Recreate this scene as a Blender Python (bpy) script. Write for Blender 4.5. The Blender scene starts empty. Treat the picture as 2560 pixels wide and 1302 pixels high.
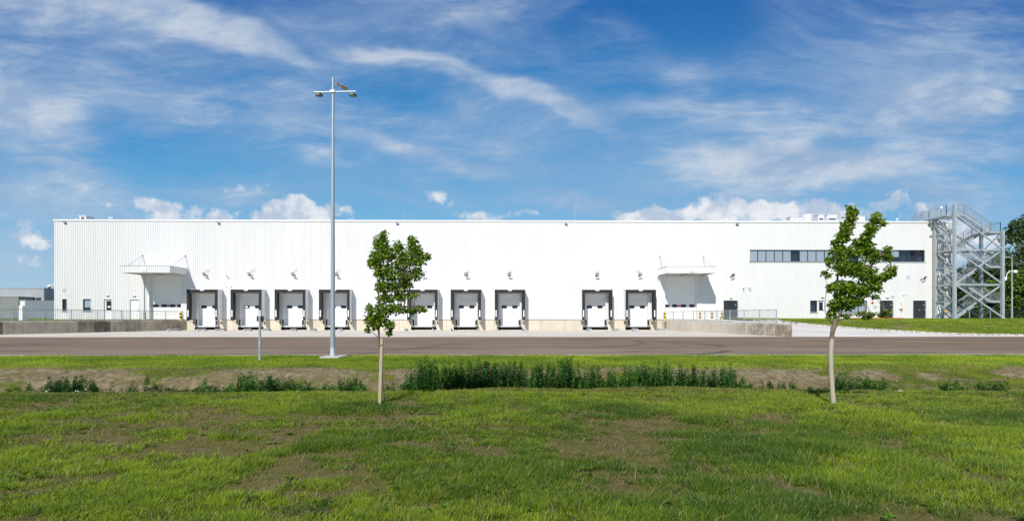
import bpy, math, random
import numpy as np
from math import radians, sin, cos, pi, tan, floor
from mathutils import Vector, Matrix

# ------------------------------------------------------------------ camera, sky, sun, exposure
S = bpy.context.scene
COL = S.collection
TH = radians(0.66); FPX = 1245.0; CX = 1249.0; HY = 790.0; EYE = 1.6
SUN_EL = radians(44.0); SUN_AZ = radians(23.3)      # light travels towards +Y and +X

cam_d = bpy.data.cameras.new('camera'); cam = bpy.data.objects.new('camera', cam_d); COL.objects.link(cam)
cam.location = (0, 0, EYE); cam.rotation_euler = (radians(90), 0, -TH)
cam_d.sensor_width = 36; cam_d.lens = FPX / 2560 * 36
cam_d.shift_x = (1280 - CX) / 2560; cam_d.shift_y = (HY - 651) / 2560
cam_d.clip_end = 8000
S.camera = cam

world = bpy.data.worlds.new('World'); S.world = world; world.use_nodes = True
WN = world.node_tree; WN.nodes.clear()

class NT:
    def __init__(s, t): s.t = t
    def n(s, typ, ins=None, **kw):
        nd = s.t.nodes.new(typ)
        for k, v in kw.items(): setattr(nd, k, v)
        if ins:
            for k, v in ins.items(): s.set(nd, k, v)
        return nd
    def set(s, nd, k, v):
        i = nd.inputs[k]
        if hasattr(v, 'links') or isinstance(v, bpy.types.NodeSocket): s.t.links.new(v, i)
        elif isinstance(v, bpy.types.Node): s.t.links.new(v.outputs[0], i)
        else: i.default_value = v
    def m(s, op, a, b=0.0, c=0.0, clamp=False):
        return s.n('ShaderNodeMath', {0: a, 1: b, 2: c}, operation=op, use_clamp=clamp).outputs[0]
    def mix(s, f, a, b, blend='MIX'):
        nd = s.n('ShaderNodeMix', data_type='RGBA', blend_type=blend)
        s.set(nd, 0, f); s.set(nd, 6, a); s.set(nd, 7, b)
        return nd.outputs[2]
    def ramp(s, f, lo, hi, a=0.0, b=1.0, smooth=True):
        nd = s.n('ShaderNodeMapRange', {0: f, 1: lo, 2: hi, 3: a, 4: b})
        nd.interpolation_type = 'SMOOTHSTEP' if smooth else 'LINEAR'
        return nd.outputs[0]
    def noise(s, vec, scale, detail=4, rough=0.55, dist=0.0, sc=None, rot=None, loc=None):
        if sc or rot or loc:
            vec = s.n('ShaderNodeMapping', {0: vec, 1: loc or (0, 0, 0), 2: rot or (0, 0, 0), 3: sc or (1, 1, 1)}).outputs[0]
        return s.n('ShaderNodeTexNoise', {'Vector': vec, 'Scale': scale, 'Detail': detail, 'Roughness': rough, 'Distortion': dist}).outputs[0]

w = NT(WN)
sky = w.n('ShaderNodeTexSky', sky_type='NISHITA', sun_disc=False, sun_elevation=SUN_EL,
          sun_rotation=radians(180) + SUN_AZ, altitude=100, air_density=1.0, dust_density=0.6, ozone_density=3.0)
tc = w.n('ShaderNodeTexCoord').outputs['Generated']
sp = w.n('ShaderNodeSeparateXYZ', {0: tc})
dy = w.m('MAXIMUM', w.m('ABSOLUTE', sp.outputs[1]), 0.05)
U = w.m('DIVIDE', sp.outputs[0], dy); V = w.m('DIVIDE', sp.outputs[2], dy)
uv0 = w.n('ShaderNodeCombineXYZ', {0: U, 1: V, 2: 0.0}).outputs[0]
def warp(scale, amt, det=4):
    nz = w.n('ShaderNodeTexNoise', {'Vector': uv0, 'Scale': scale, 'Detail': det, 'Roughness': 0.6})
    v = w.n('ShaderNodeVectorMath', {0: nz.outputs['Color'], 1: (0.5, 0.5, 0.5)}, operation='SUBTRACT').outputs[0]
    v = w.n('ShaderNodeVectorMath', {0: v, 'Scale': amt}, operation='SCALE').outputs[0]
    return w.n('ShaderNodeVectorMath', {0: uv0, 1: v}, operation='ADD').outputs[0]
def blobs(vec, lst):
    tot = None
    for (px, py, rx, ry, rot, st) in lst:      # centre and radii on the 2560 px grid of directions
        c = ((px - CX) / FPX, (HY - py) / FPX, 0)
        mp = w.n('ShaderNodeMapping', {0: vec, 1: c, 2: (0, 0, -radians(rot)), 3: (rx / FPX, ry / FPX, 1)}, vector_type='TEXTURE')
        g = w.n('ShaderNodeTexGradient', {0: mp}, gradient_type='SPHERICAL').outputs['Fac']
        g = w.ramp(g, 0, 0.85, 0, st)
        tot = g if tot is None else w.m('ADD', tot, g)
    return tot
wv = warp(2.2, 0.16); wv2 = warp(7.0, 0.05, 6)
cirrus = blobs(wv, [
    (150, 30, 520, 120, 8, .75), (480, 75, 360, 75, 17, .85), (700, 140, 240, 40, 22, .45),
    (1080, 185, 420, 48, 12, .75), (1400, 270, 300, 45, 20, .8), (1640, 280, 260, 50, 2, .35),
    (1720, 200, 160, 80, 30, .4), (1600, 90, 260, 60, 30, .2), (160, 210, 560, 170, 10, .6),
    (60, 300, 330, 150, 20, .85), (2150, 340, 620, 240, -6, .72), (2420, 170, 520, 200, 0, .6), (2000, 440, 500, 90, 0, .5),
    (2350, 60, 300, 80, 10, .2), (620, 480, 260, 50, 4, .55), (1100, 400, 420, 36, 12, .4),
    (830, 400, 90, 36, 20, .35), (950, 495, 260, 22, 3, .35), (60, 520, 260, 110, 0, .30), (300, 460, 260, 70, 10, .5),
    (1900, 400, 500, 60, 6, .42), (700, 300, 700, 140, 12, .34), (1300, 400, 600, 120, 10, .30), (1450, 500, 420, 45, 3, .3), (2450, 500, 300, 100, 0, .5), (1200, 60, 500, 90, 12, .22), (850, 90, 240, 90, 20, .3)])
cumulus = blobs(wv2, [
    (500, 548, 210, 60, 0, .6), (395, 505, 80, 34, 20, .65), (760, 540, 210, 56, 0, 1.0), (730, 510, 90, 40, 0, .5),
    (1105, 493, 70, 34, 20, .40), (1220, 545, 100, 40, 0, .8), (1320, 528, 60, 26, 0, .6),
    (1650, 545, 170, 42, 0, .9), (1830, 530, 200, 60, 0, 1.0), (2080, 530, 220, 60, 0, .9), (2300, 500, 200, 50, 10, .5),
    (110, 600, 130, 100, 20, .34), (105, 662, 90, 26, 0, .38), (450, 530, 260, 50, 10, .2), (250, 490, 140, 40, 20, .3), (2420, 570, 260, 110, 0, .6), (640, 470, 150, 30, -6, .4),
    (-500, 560, 500, 90, 0, .7), (3200, 560, 600, 90, 0, .7)])
streak = w.noise(wv2, 2.6, 9, .62, .4, sc=(0.8, 3.4, 1), rot=(0, 0, radians(14)))
wisp = w.noise(uv0, 8.0, 9, .66, 1.1, sc=(0.6, 3.0, 1), rot=(0, 0, radians(20)))
puff = w.noise(uv0, 11.0, 10, .62, .3)
puff2 = w.noise(uv0, 30.0, 6, .6, .3)
clear = w.ramp(blobs(wv, [(1720, 20, 420, 230, 20, 1.0), (1250, 440, 260, 70, 5, .5)]), 0, 1, 1, .05)
nz = w.m('ADD', w.m('MULTIPLY', streak, .55), w.m('MULTIPLY', wisp, .45))
c1 = w.m('ADD', w.m('MULTIPLY', cirrus, .80), w.m('MULTIPLY', w.m('SUBTRACT', nz, .5), 1.9))
c1 = w.m('MULTIPLY', w.ramp(c1, .0, .92, 0, .88), w.ramp(clear, 0, 1, .35, 1))
base_haze = w.ramp(w.noise(wv, 2.0, 9, .66, .6, sc=(.6, 2.6, 1), rot=(0, 0, radians(12))), .34, .76, 0, .72)
base_haze = w.m('MULTIPLY', base_haze, clear)
c1 = w.m('SUBTRACT', 1.0, w.m('MULTIPLY', w.m('SUBTRACT', 1.0, c1), w.m('SUBTRACT', 1.0, base_haze)))
pf = w.m('ADD', w.m('MULTIPLY', w.m('SUBTRACT', puff, .5), 2.3), w.m('MULTIPLY', w.m('SUBTRACT', puff2, .5), 1.3))
c2 = w.m('MULTIPLY', w.ramp(w.m('ADD', cumulus, pf), .30, .80, 0, .92), w.ramp(cumulus, .05, .30, 0, 1))
up = w.ramp(sp.outputs[2], -.02, .02, 0, 1)
g_ = w.n('ShaderNodeValToRGB', {0: V}); cr = g_.color_ramp
K = 8.7
stops = [(0, (.42, .62, .79)), (.10, (.34, .58, .77)), (.20, (.155, .455, .74)), (.36, (.050, .30, .64)), (.62, (.006, .135, .45)), (1.0, (.004, .10, .38))]
while len(cr.elements) < len(stops): cr.elements.new(.5)
for e, (p_, c_) in zip(cr.elements, stops): e.position = p_; e.color = tuple(v * K for v in c_) + (1,)
skyc = w.mix(.88, sky, g_.outputs[0])
shade = w.ramp(w.noise(uv0, 3.4, 8, .62, .3, sc=(1, 2.2, 1)), .38, .62, 0, 1)
bright = w.ramp(c1, .25, .85)
ccol = w.mix(w.m('MULTIPLY', shade, w.m('ADD', .25, w.m('MULTIPLY', bright, .75))), (2.75, 3.85, 5.6, 1), (5.4, 5.95, 6.7, 1))
ccol2 = w.mix(w.ramp(w.noise(uv0, 12, 8, .64), .38, .60), (4.2, 5.0, 6.3, 1), (7.6, 7.7, 7.9, 1))
out = w.mix(c1, skyc, ccol)
out = w.mix(c2, out, ccol2)
out = w.mix(up, skyc, out)
bg = w.n('ShaderNodeBackground', {'Color': out, 'Strength': 0.1})
WN.links.new(bg.outputs[0], w.n('ShaderNodeOutputWorld').inputs[0])

sun_d = bpy.data.lights.new('sun', 'SUN'); sun_o = bpy.data.objects.new('sun', sun_d); COL.objects.link(sun_o)
sun_d.energy = 4.3; sun_d.angle = radians(0.5); sun_d.color = (1.0, 0.955, 0.89)
sdir = Vector((sin(SUN_AZ) * cos(SUN_EL), cos(SUN_AZ) * cos(SUN_EL), -sin(SUN_EL)))
sun_o.rotation_euler = sdir.to_track_quat('-Z', 'Y').to_euler(); sun_o.location = (-20, -30, 40)
vs = S.view_settings
vs.view_transform = 'Standard'; vs.look = 'None'; vs.exposure = 0.20; vs.gamma = 1.0

# ------------------------------------------------------------------ helpers
def ray(px, py):
    a = (px - CX) / FPX; b = (HY - py) / FPX
    return (a * cos(TH) + sin(TH), -a * sin(TH) + cos(TH), b)
def atY(px, py, Y):
    d = ray(px, py); t = Y / d[1]
    return Vector((d[0] * t, Y, EYE + d[2] * t))
def atZ(px, py, z=0.0):
    d = ray(px, py); t = (z - EYE) / d[2]
    return Vector((d[0] * t, d[1] * t, z))
FY = 57.0
def FX(px): return atY(px, HY, FY).x
def FZ(py, px=1280): return atY(px, py, FY).z

def tag(o, label=None, cat=None, group=None, kind=None):
    if label: o['label'] = label
    if cat: o['category'] = cat
    if group: o['group'] = group
    if kind: o['kind'] = kind
    return o
def empty(name, loc=(0, 0, 0), rz=0.0):
    o = bpy.data.objects.new(name, None); COL.objects.link(o); o.location = loc; o.rotation_euler = (0, 0, rz)
    o.empty_display_size = 0.2
    return o
def wloc(o):
    v = Vector((0, 0, 0))
    while o: v += o.location; o = o.parent
    return v
def copy_tree(o, parent=None):
    c = o.copy(); COL.objects.link(c); c.parent = parent
    for ch in list(KIDS.get(o.name, [])):
        copy_tree(ch, c)
    return c
KIDS = {}

class MB:
    def __init__(s): s.v = []; s.f = []; s.smooth = []
    def add(s, vs, fs, smooth=False):
        b = len(s.v); s.v += [tuple(p) for p in vs]
        for f in fs: s.f.append(tuple(b + i for i in f)); s.smooth.append(smooth)
        return s
    def box(s, x0, x1, y0, y1, z0, z1):
        if x0 > x1: x0, x1 = x1, x0
        if y0 > y1: y0, y1 = y1, y0
        if z0 > z1: z0, z1 = z1, z0
        return s.add([(x0, y0, z0), (x1, y0, z0), (x1, y1, z0), (x0, y1, z0), (x0, y0, z1), (x1, y0, z1), (x1, y1, z1), (x0, y1, z1)],
                     [(0, 3, 2, 1), (4, 5, 6, 7), (0, 1, 5, 4), (1, 2, 6, 5), (2, 3, 7, 6), (3, 0, 4, 7)])
    def hexa(s, p):      # eight corners, box order
        return s.add(p, [(0, 3, 2, 1), (4, 5, 6, 7), (0, 1, 5, 4), (1, 2, 6, 5), (2, 3, 7, 6), (3, 0, 4, 7)])
    def bar(s, a, b, wd, ht=None, up=(0, 0, 1)):   # rectangular bar from a to b
        ht = ht or wd; a = Vector(a); b = Vector(b); d = (b - a).normalized(); u = Vector(up)
        if abs(d.dot(u)) > .98: u = Vector((0, 1, 0))
        r = d.cross(u).normalized(); u = r.cross(d).normalized()
        P = []
        for q in (a, b):
            for (i, j) in ((-1, -1), (1, -1), (1, 1), (-1, 1)): P.append(q + r * (i * wd / 2) + u * (j * ht / 2))
        return s.add(P, [(0, 3, 2, 1), (4, 5, 6, 7), (0, 1, 5, 4), (1, 2, 6, 5), (2, 3, 7, 6), (3, 0, 4, 7)])
    def tube(s, pts, rad, n=8, caps=True, smooth=True):
        pts = [Vector(p) for p in pts]; N = len(pts)
        if not hasattr(rad, '__len__'): rad = [rad] * N
        u = None; rings = []
        for i, p in enumerate(pts):
            d = (pts[min(i + 1, N - 1)] - pts[max(i - 1, 0)])
            if d.length < 1e-9: d = Vector((0, 0, 1))
            d.normalize()
            if u is None:
                u = d.cross(Vector((0, 0, 1)))
                if u.length < .1: u = d.cross(Vector((0, 1, 0)))
            else: u = u - d * u.dot(d)
            u.normalize(); v = d.cross(u)
            rings.append([p + (u * cos(2 * pi * k / n) + v * sin(2 * pi * k / n)) * rad[i] for k in range(n)])
        vs = [q for r in rings for q in r]; fs = []
        for i in range(N - 1):
            for k in range(n): fs.append((i * n + k, i * n + (k + 1) % n, (i + 1) * n + (k + 1) % n, (i + 1) * n + k))
        s.add(vs, fs, smooth)
        if caps: s.add(rings[0], [tuple(range(n))[::-1]]); s.add(rings[-1], [tuple(range(n))])
        return s
    def build(s, name, mat, parent=None, bevel=0.0):
        me = bpy.data.meshes.new(name)
        off = wloc(parent) if parent else Vector((0, 0, 0))
        vv = [(x - off.x, y - off.y, z - off.z) for (x, y, z) in s.v]
        me.from_pydata(vv, [], s.f); me.materials.append(mat)
        if any(s.smooth): me.polygons.foreach_set('use_smooth', s.smooth)
        me.update()
        o = bpy.data.objects.new(name, me); COL.objects.link(o)
        if parent: o.parent = parent; KIDS.setdefault(parent.name, []).append(o)
        if bevel:
            bm = o.modifiers.new('bevel', 'BEVEL'); bm.width = bevel; bm.segments = 2; bm.limit_method = 'ANGLE'
        return o
def npmesh(name, V, F, mat, parent=None, colors=None, smooth=False):
    """V (n,3), F (m,k) with constant k; colors per vertex (n,3)"""
    me = bpy.data.meshes.new(name); n = len(V); m, k = F.shape
    me.vertices.add(n); me.vertices.foreach_set('co', np.asarray(V, np.float32).ravel())
    me.loops.add(m * k); me.loops.foreach_set('vertex_index', F.astype(np.int32).ravel())
    me.polygons.add(m); me.polygons.foreach_set('loop_start', np.arange(0, m * k, k, dtype=np.int32))
    me.polygons.foreach_set('loop_total', np.full(m, k, np.int32))
    if smooth: me.polygons.foreach_set('use_smooth', np.ones(m, bool))
    me.update(calc_edges=True)
    if colors is not None:
        a = me.color_attributes.new('tint', 'FLOAT_COLOR', 'POINT')
        c = np.ones((n, 4), np.float32); c[:, :3] = colors
        a.data.foreach_set('color', c.ravel())
    me.materials.append(mat)
    o = bpy.data.objects.new(name, me); COL.objects.link(o)
    if parent: o.parent = parent; KIDS.setdefault(parent.name, []).append(o)
    return o

# numpy value noise
def vnoise(x, y, seed=0, scale=1.0):
    x = np.asarray(x) * scale; y = np.asarray(y) * scale
    xi = np.floor(x).astype(np.int64); yi = np.floor(y).astype(np.int64); fx = x - xi; fy = y - yi
    fx = fx * fx * (3 - 2 * fx); fy = fy * fy * (3 - 2 * fy)
    def h(a, b):
        n = (a * 374761393 + b * 668265263 + seed * 1274126177) & 0x7fffffff
        n = ((n ^ (n >> 13)) * 1274126177) & 0x7fffffff
        return ((n ^ (n >> 16)) & 0xffff) / 65535.0
    return (h(xi, yi) * (1 - fx) + h(xi + 1, yi) * fx) * (1 - fy) + (h(xi, yi + 1) * (1 - fx) + h(xi + 1, yi + 1) * fx) * fy
def fbm(x, y, seed=0, scale=1.0, oct=4):
    r = 0; a = .5; t = 0
    for i in range(oct):
        r = r + a * vnoise(x, y, seed + i * 17, scale * 2 ** i); t += a; a *= .5
    return r / t
def sst(a, b, x):
    t = np.clip((np.asarray(x, float) - a) / (b - a), 0, 1); return t * t * (3 - 2 * t)

# ------------------------------------------------------------------ materials
def mat(name, col, rough=.6, metal=0.0, var=.0, vscale=3.0, bump=0.0, bscale=20.0, spec=None, col2=None, sc=None):
    m = bpy.data.materials.new(name); m.use_nodes = True; t = NT(m.node_tree)
    b = m.node_tree.nodes['Principled BSDF']
    b.inputs['Roughness'].default_value = rough; b.inputs['Metallic'].default_value = metal
    if spec is not None: b.inputs['Specular IOR Level'].default_value = spec
    c4 = tuple(col) + (1,)
    if var or col2:
        pos = t.n('ShaderNodeNewGeometry').outputs['Position']
        n = t.ramp(t.noise(pos, vscale, 6, .6, sc=sc), .3, .7)
        c2 = tuple(col2) + (1,) if col2 else tuple(c * (1 - var) for c in col) + (1,)
        t.set(b, 'Base Color', t.mix(n, c2, c4))
        t.set(b, 'Roughness', t.m('ADD', t.m('MULTIPLY', n, .12), rough - .06))
    else: b.inputs['Base Color'].default_value = c4
    if bump:
        pos = t.n('ShaderNodeTexCoord').outputs['Object']
        bp = t.n('ShaderNodeBump', {'Height': t.noise(pos, bscale, 4), 'Strength': bump, 'Distance': .02})
        t.set(b, 'Normal', bp)
    return m
M = {}
M['clad'] = mat('cladding_white', (.75, .75, .74), .42, 0, .035, .6, sc=(1, 1, .25))
M['clad_grey'] = mat('cladding_shelter', (.74, .75, .75), .5, 0, .05, 1.5)
M['coping'] = mat('coping_white', (.84, .84, .84), .4)
M['door_white'] = mat('door_white', (.83, .83, .82), .38, 0, .03, 1.0)
M['frame_white'] = mat('frame_white', (.74, .75, .75), .45)
M['dark'] = mat('anthracite_paint', (.032, .038, .045), .4, 0, .15, 2)
M['door_dark'] = mat('anthracite_door', (.030, .037, .046), .38, 0, .12, 1)
M['rubber'] = mat('black_rubber', (.014, .014, .016), .62, 0, .4, 3, bump=.25, bscale=8)
M['void'] = mat('dark_void', (.006, .006, .006), .9)
M['steel'] = mat('galvanised_steel', (.47, .52, .55), .45, .15, .25, 5, bump=.05, bscale=60)
M['steel_dull'] = mat('galvanised_dull', (.42, .47, .50), .5, .15, .3, 8)
M['steel_light'] = mat('pale_steel', (.72, .74, .75), .4, .3, .1, 5)
M['zinc_pole'] = mat('zinc_pole', (.55, .60, .62), .42, .45, .28, 40)
M['lamp_dark'] = mat('lamp_housing', (.085, .082, .072), .5)
M['lens'] = mat('lamp_glass', (.62, .64, .62), .12)
M['yellow'] = mat('yellow_paint', (.80, .50, .02), .45, 0, .1, 6)
M['black_paint'] = mat('black_paint', (.03, .03, .035), .5)
M['red'] = mat('red_paint', (.62, .035, .02), .4)
M['gas_yellow'] = mat('gas_pipe_yellow', (.72, .42, .04), .45)
M['text'] = mat('navy_lettering', (.05, .05, .20), .6)
M['sign_white'] = mat('sign_plate_white', (.86, .86, .87), .35)
M['paper'] = mat('paper_white', (.8, .8, .8), .7)
M['blind'] = mat('blind_fabric', (.66, .66, .64), .8, 0, .12, 6, sc=(1, 1, .05))
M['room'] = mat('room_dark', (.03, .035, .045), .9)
M['plaster_grey'] = mat('grey_panel', (.38, .39, .395), .6, 0, .12, .8)
M['plaster_grey_dark'] = mat('grey_panel_dark', (.20, .235, .27), .6, 0, .1, .8)
M['beige_panel'] = mat('beige_panel', (.25, .265, .255), .6, 0, .15, .8)
M['timber'] = mat('pale_timber', (.52, .42, .29), .75, 0, .35, 10, bump=.2, bscale=30, sc=(1, 1, .1))
M['stone'] = mat('pale_stone', (.38, .33, .25), .8, 0, .3, 20, bump=.4, bscale=30)
M['petal'] = mat('white_petals', (.8, .8, .78), .6)

def glass_mat():
    m = bpy.data.materials.new('window_glass'); m.use_nodes = True; t = NT(m.node_tree); nt = m.node_tree
    nt.nodes.clear()
    fr = t.m('ADD', t.m('MULTIPLY', t.m('POWER', t.n('ShaderNodeLayerWeight', {'Blend': .5}).outputs['Facing'], 3), .55), .05, clamp=True)
    g = t.n('ShaderNodeBsdfGlossy', {'Color': (.9, .95, 1, 1), 'Roughness': .02})
    tr = t.n('ShaderNodeBsdfTransparent', {'Color': (.86, .89, .93, 1)})
    mx = t.n('ShaderNodeMixShader', {0: fr, 1: tr, 2: g})
    nt.links.new(mx.outputs[0], t.n('ShaderNodeOutputMaterial').inputs[0]); return m
M['glass'] = glass_mat()
M['dark_glass'] = mat('dark_acrylic_pane', (.012, .016, .028), .12)
M['sky_glass'] = mat('coated_glass', (.10, .16, .22), .06, 0, spec=1.0)

M['dark_blue_glass'] = mat('dark_blue_glass', (.06, .09, .12), .25)
def concrete_panels(name, light, dark, axis_dir, pw, amt=.5, stain=(0, 0, 0), stain_amt=0.0, stain_rng=None):
    """shuttered concrete: a value of its own for every panel, drips and blotches"""
    m = bpy.data.materials.new(name); m.use_nodes = True; t = NT(m.node_tree); b = m.node_tree.nodes['Principled BSDF']
    pos = t.n('ShaderNodeNewGeometry').outputs['Position']
    s = t.n('ShaderNodeVectorMath', {0: pos, 1: axis_dir}, operation='DOT_PRODUCT').outputs['Value']
    q = t.m('DIVIDE', s, pw); fl = t.m('FLOOR', q); fr = t.m('FRACT', q)
    wn = t.n('ShaderNodeTexWhiteNoise', {'W': fl}, noise_dimensions='1D').outputs['Value']
    blot = t.ramp(t.noise(pos, 1.1, 7, .65), .32, .68)
    drip = t.ramp(t.noise(pos, 3.5, 5, .6, sc=(1, 1, .18)), .35, .7)
    f = t.m('ADD', t.m('ADD', t.m('MULTIPLY', wn, amt), t.m('MULTIPLY', blot, .34)), t.m('MULTIPLY', drip, .28))
    f = t.m('SUBTRACT', f, amt * .35, clamp=True)
    c = t.mix(f, tuple(light) + (1,), tuple(dark) + (1,))
    if stain_amt:
        r = t.ramp(s, stain_rng[0], stain_rng[1])
        k = t.m('MULTIPLY', t.m('MULTIPLY', r, t.ramp(t.noise(pos, 1.6, 7, .7, sc=(1, 1, .5)), .30, .60)), stain_amt)
        c = t.mix(k, c, tuple(stain) + (1,))
    joint = t.m('LESS_THAN', t.m('ABSOLUTE', t.m('SUBTRACT', fr, .5)), .494)
    c = t.mix(t.m('MULTIPLY', t.m('SUBTRACT', 1.0, joint), .55), c, (.05, .045, .04, 1))
    t.set(b, 'Base Color', c); b.inputs['Roughness'].default_value = .85
    bp = t.n('ShaderNodeBump', {'Height': t.noise(pos, 9, 6, .65), 'Strength': .35, 'Distance': .03}); t.set(b, 'Normal', bp)
    return m

def ground_mat():
    m = bpy.data.materials.new('grassy_earth'); m.use_nodes = True; t = NT(m.node_tree); b = m.node_tree.nodes['Principled BSDF']
    pos = t.n('ShaderNodeNewGeometry').outputs['Position']
    at = t.n('ShaderNodeAttribute', attribute_name='tint').outputs['Color']
    sa = t.n('ShaderNodeSeparateXYZ', {0: at})
    n1 = t.noise(pos, 6, 8, .7); n2 = t.noise(pos, 30, 6, .7)
    soil = t.mix(t.ramp(n1, .3, .7), (.105, .078, .030, 1), (.23, .175, .085, 1))
    soil = t.mix(t.m('MULTIPLY', t.ramp(t.noise(pos, 2.3, 7, .7), .36, .56, 0, .75), t.ramp(t.n('ShaderNodeSeparateXYZ', {0: pos}).outputs[1], 12.0, 12.8, 1, .25)), soil, (.125, .125, .022, 1))
    bk_ = t.m('MULTIPLY', t.ramp(t.n('ShaderNodeSeparateXYZ', {0: pos}).outputs[1], 12.4, 13.6), t.ramp(t.noise(pos, 1.3, 7, .7), .35, .6, .15, .9))
    soil = t.mix(bk_, soil, t.mix(t.ramp(t.noise(pos, 5, 7, .75), .35, .65), (.135, .108, .055, 1), (.33, .27, .17, 1)))
    soil = t.mix(t.ramp(n2, .62, .72), soil, (.32, .27, .2, 1))
    lush = t.mix(t.ramp(t.noise(pos, 1.2, 6, .65), .3, .7), (.075, .115, .010, 1), (.19, .225, .020, 1))
    lush = t.mix(t.ramp(n2, .3, .7), t.mix(1.0, lush, (.55, .6, .5, 1), 'MULTIPLY'), lush)
    k = t.m('ADD', sa.outputs[0], t.m('MULTIPLY', t.m('SUBTRACT', t.noise(pos, 3.5, 7, .7), .5), 1.2))
    c = t.mix(t.ramp(k, .35, .65), soil, lush)
    t.set(b, 'Base Color', c); b.inputs['Roughness'].default_value = .95; b.inputs['Specular IOR Level'].default_value = .15
    h = t.m('ADD', t.noise(pos, 4, 7, .7), t.m('MULTIPLY', t.noise(pos, 40, 5, .7), .25))
    t.set(b, 'Normal', t.n('ShaderNodeBump', {'Height': h, 'Strength': .8, 'Distance': .12}))
    return m
M['ground'] = ground_mat()

def foliage_mat(name, trans=.3, rough=.55, gain=1.0):
    m = bpy.data.materials.new(name); m.use_nodes = True; t = NT(m.node_tree); nt = m.node_tree
    b = nt.nodes['Principled BSDF']; out = nt.nodes['Material Output']
    at = t.n('ShaderNodeAttribute', attribute_name='tint').outputs['Color']
    t.set(b, 'Base Color', at); b.inputs['Roughness'].default_value = rough; b.inputs['Specular IOR Level'].default_value = .3
    tl = t.n('ShaderNodeBsdfTranslucent', {'Color': t.mix(1.0, at, (1.25 * gain, 1.35 * gain, .55, 1), 'MULTIPLY')})
    mx = t.n('ShaderNodeMixShader', {0: trans, 1: b.outputs[0], 2: tl.outputs[0]})
    nt.links.new(mx.outputs[0], out.inputs[0]); return m
M['blade'] = foliage_mat('grass_blades', .35, .6, 1.3)
M['leaf'] = foliage_mat('broad_leaves', .36, .40, 1.4)
M['weed'] = foliage_mat('weed_leaves', .2, .7)
M['far_leaf'] = foliage_mat('distant_leaves', .2, .7)

def bark_mat(name, a, b_, white=None):
    m = bpy.data.materials.new(name); m.use_nodes = True; t = NT(m.node_tree); b = m.node_tree.nodes['Principled BSDF']
    pos = t.n('ShaderNodeNewGeometry').outputs['Position']
    c = t.mix(t.ramp(t.noise(pos, 22, 6, .65, sc=(1, 1, .35)), .3, .7), a + (1,), b_ + (1,))
    if white is not None:   # lime wash up to a ragged height
        z = t.n('ShaderNodeSeparateXYZ', {0: pos}).outputs[2]
        k = t.ramp(t.m('ADD', z, t.m('MULTIPLY', t.noise(pos, 9, 4), .3)), white, white + .12, 1, 0)
        k = t.m('MULTIPLY', k, t.ramp(t.noise(pos, 14, 5, .7), .2, .4, .75, 1))
        c = t.mix(k, c, (.44, .39, .30, 1))
    t.set(b, 'Base Color', c); b.inputs['Roughness'].default_value = .85
    t.set(b, 'Normal', t.n('ShaderNodeBump', {'Height': t.noise(pos, 40, 5), 'Strength': .4, 'Distance': .01})); return m
M['bark'] = bark_mat('bark', (.085, .062, .045), (.18, .14, .10))
M['bark_lime'] = bark_mat('bark_limewashed', (.10, .08, .055), (.22, .175, .125), 1.28)

def asphalt_mat():
    m = bpy.data.materials.new('asphalt'); m.use_nodes = True; t = NT(m.node_tree); b = m.node_tree.nodes['Principled BSDF']
    pos = t.n('ShaderNodeNewGeometry').outputs['Position']; sp_ = t.n('ShaderNodeSeparateXYZ', {0: pos})
    y = sp_.outputs[1]
    big = t.ramp(t.noise(pos, .35, 5, .6, sc=(.35, 1, 1)), .3, .7)
    c = t.mix(big, (.150, .100, .056, 1), (.235, .165, .098, 1))
    lane = t.ramp(t.m('ADD', y, t.m('MULTIPLY', t.noise(pos, .15, 3), 1.5)), 24.6, 26.2, 0, 1)   # older, paler strip on the near side
    c = t.mix(t.m('MULTIPLY', t.m('SUBTRACT', 1.0, lane), .5), c, (.260, .205, .135, 1))
    fine = t.noise(pos, 60, 3, .8)
    c = t.mix(t.ramp(fine, .35, .7, 0, .35), c, (.26, .22, .19, 1))
    stre = t.noise(pos, 1.0, 8, .68, sc=(.10, 1.3, 1))
    c = t.mix(t.ramp(stre, .46, .66, 0, .75), c, (.075, .052, .036, 1))
    spots = t.noise(pos, 1.1, 4, .55, sc=(.3, 1.6, 1), loc=(7, 3, 0))
    c = t.mix(t.ramp(spots, .64, .69, 0, .6), c, (.04, .03, .027, 1))
    pale = t.ramp(t.noise(pos, 9, 2, .5), .78, .80, 0, .8)
    c = t.mix(pale, c, (.42, .40, .37, 1))
    for (cx, cy, r) in ((2.2, 31.6, 7.0), (3.5, 29.3, 7.3), (5.0, 27.0, 7.1), (-44.5, 27.5, 6.0), (33, 31, 8)):
        d = t.m('SQRT', t.m('ADD', t.m('POWER', t.m('SUBTRACT', sp_.outputs[0], cx), 2), t.m('POWER', t.m('SUBTRACT', y, cy), 2)))
        ring = t.ramp(t.m('ABSOLUTE', t.m('SUBTRACT', d, r)), .05, .38, 1, 0)
        ring = t.m('MULTIPLY', ring, t.ramp(t.noise(pos, .35, 3, .6), .42, .6, 0, .75))
        ring = t.m('MULTIPLY', ring, t.ramp(sp_.outputs[0], cx, cx + 4))
        c = t.mix(ring, c, (.045, .036, .032, 1))
    t.set(b, 'Base Color', c); b.inputs['Roughness'].default_value = .82; b.inputs['Specular IOR Level'].default_value = .3
    t.set(b, 'Normal', t.n('ShaderNodeBump', {'Height': fine, 'Strength': .35, 'Distance': .02})); return m
M['asphalt'] = asphalt_mat()

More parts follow.
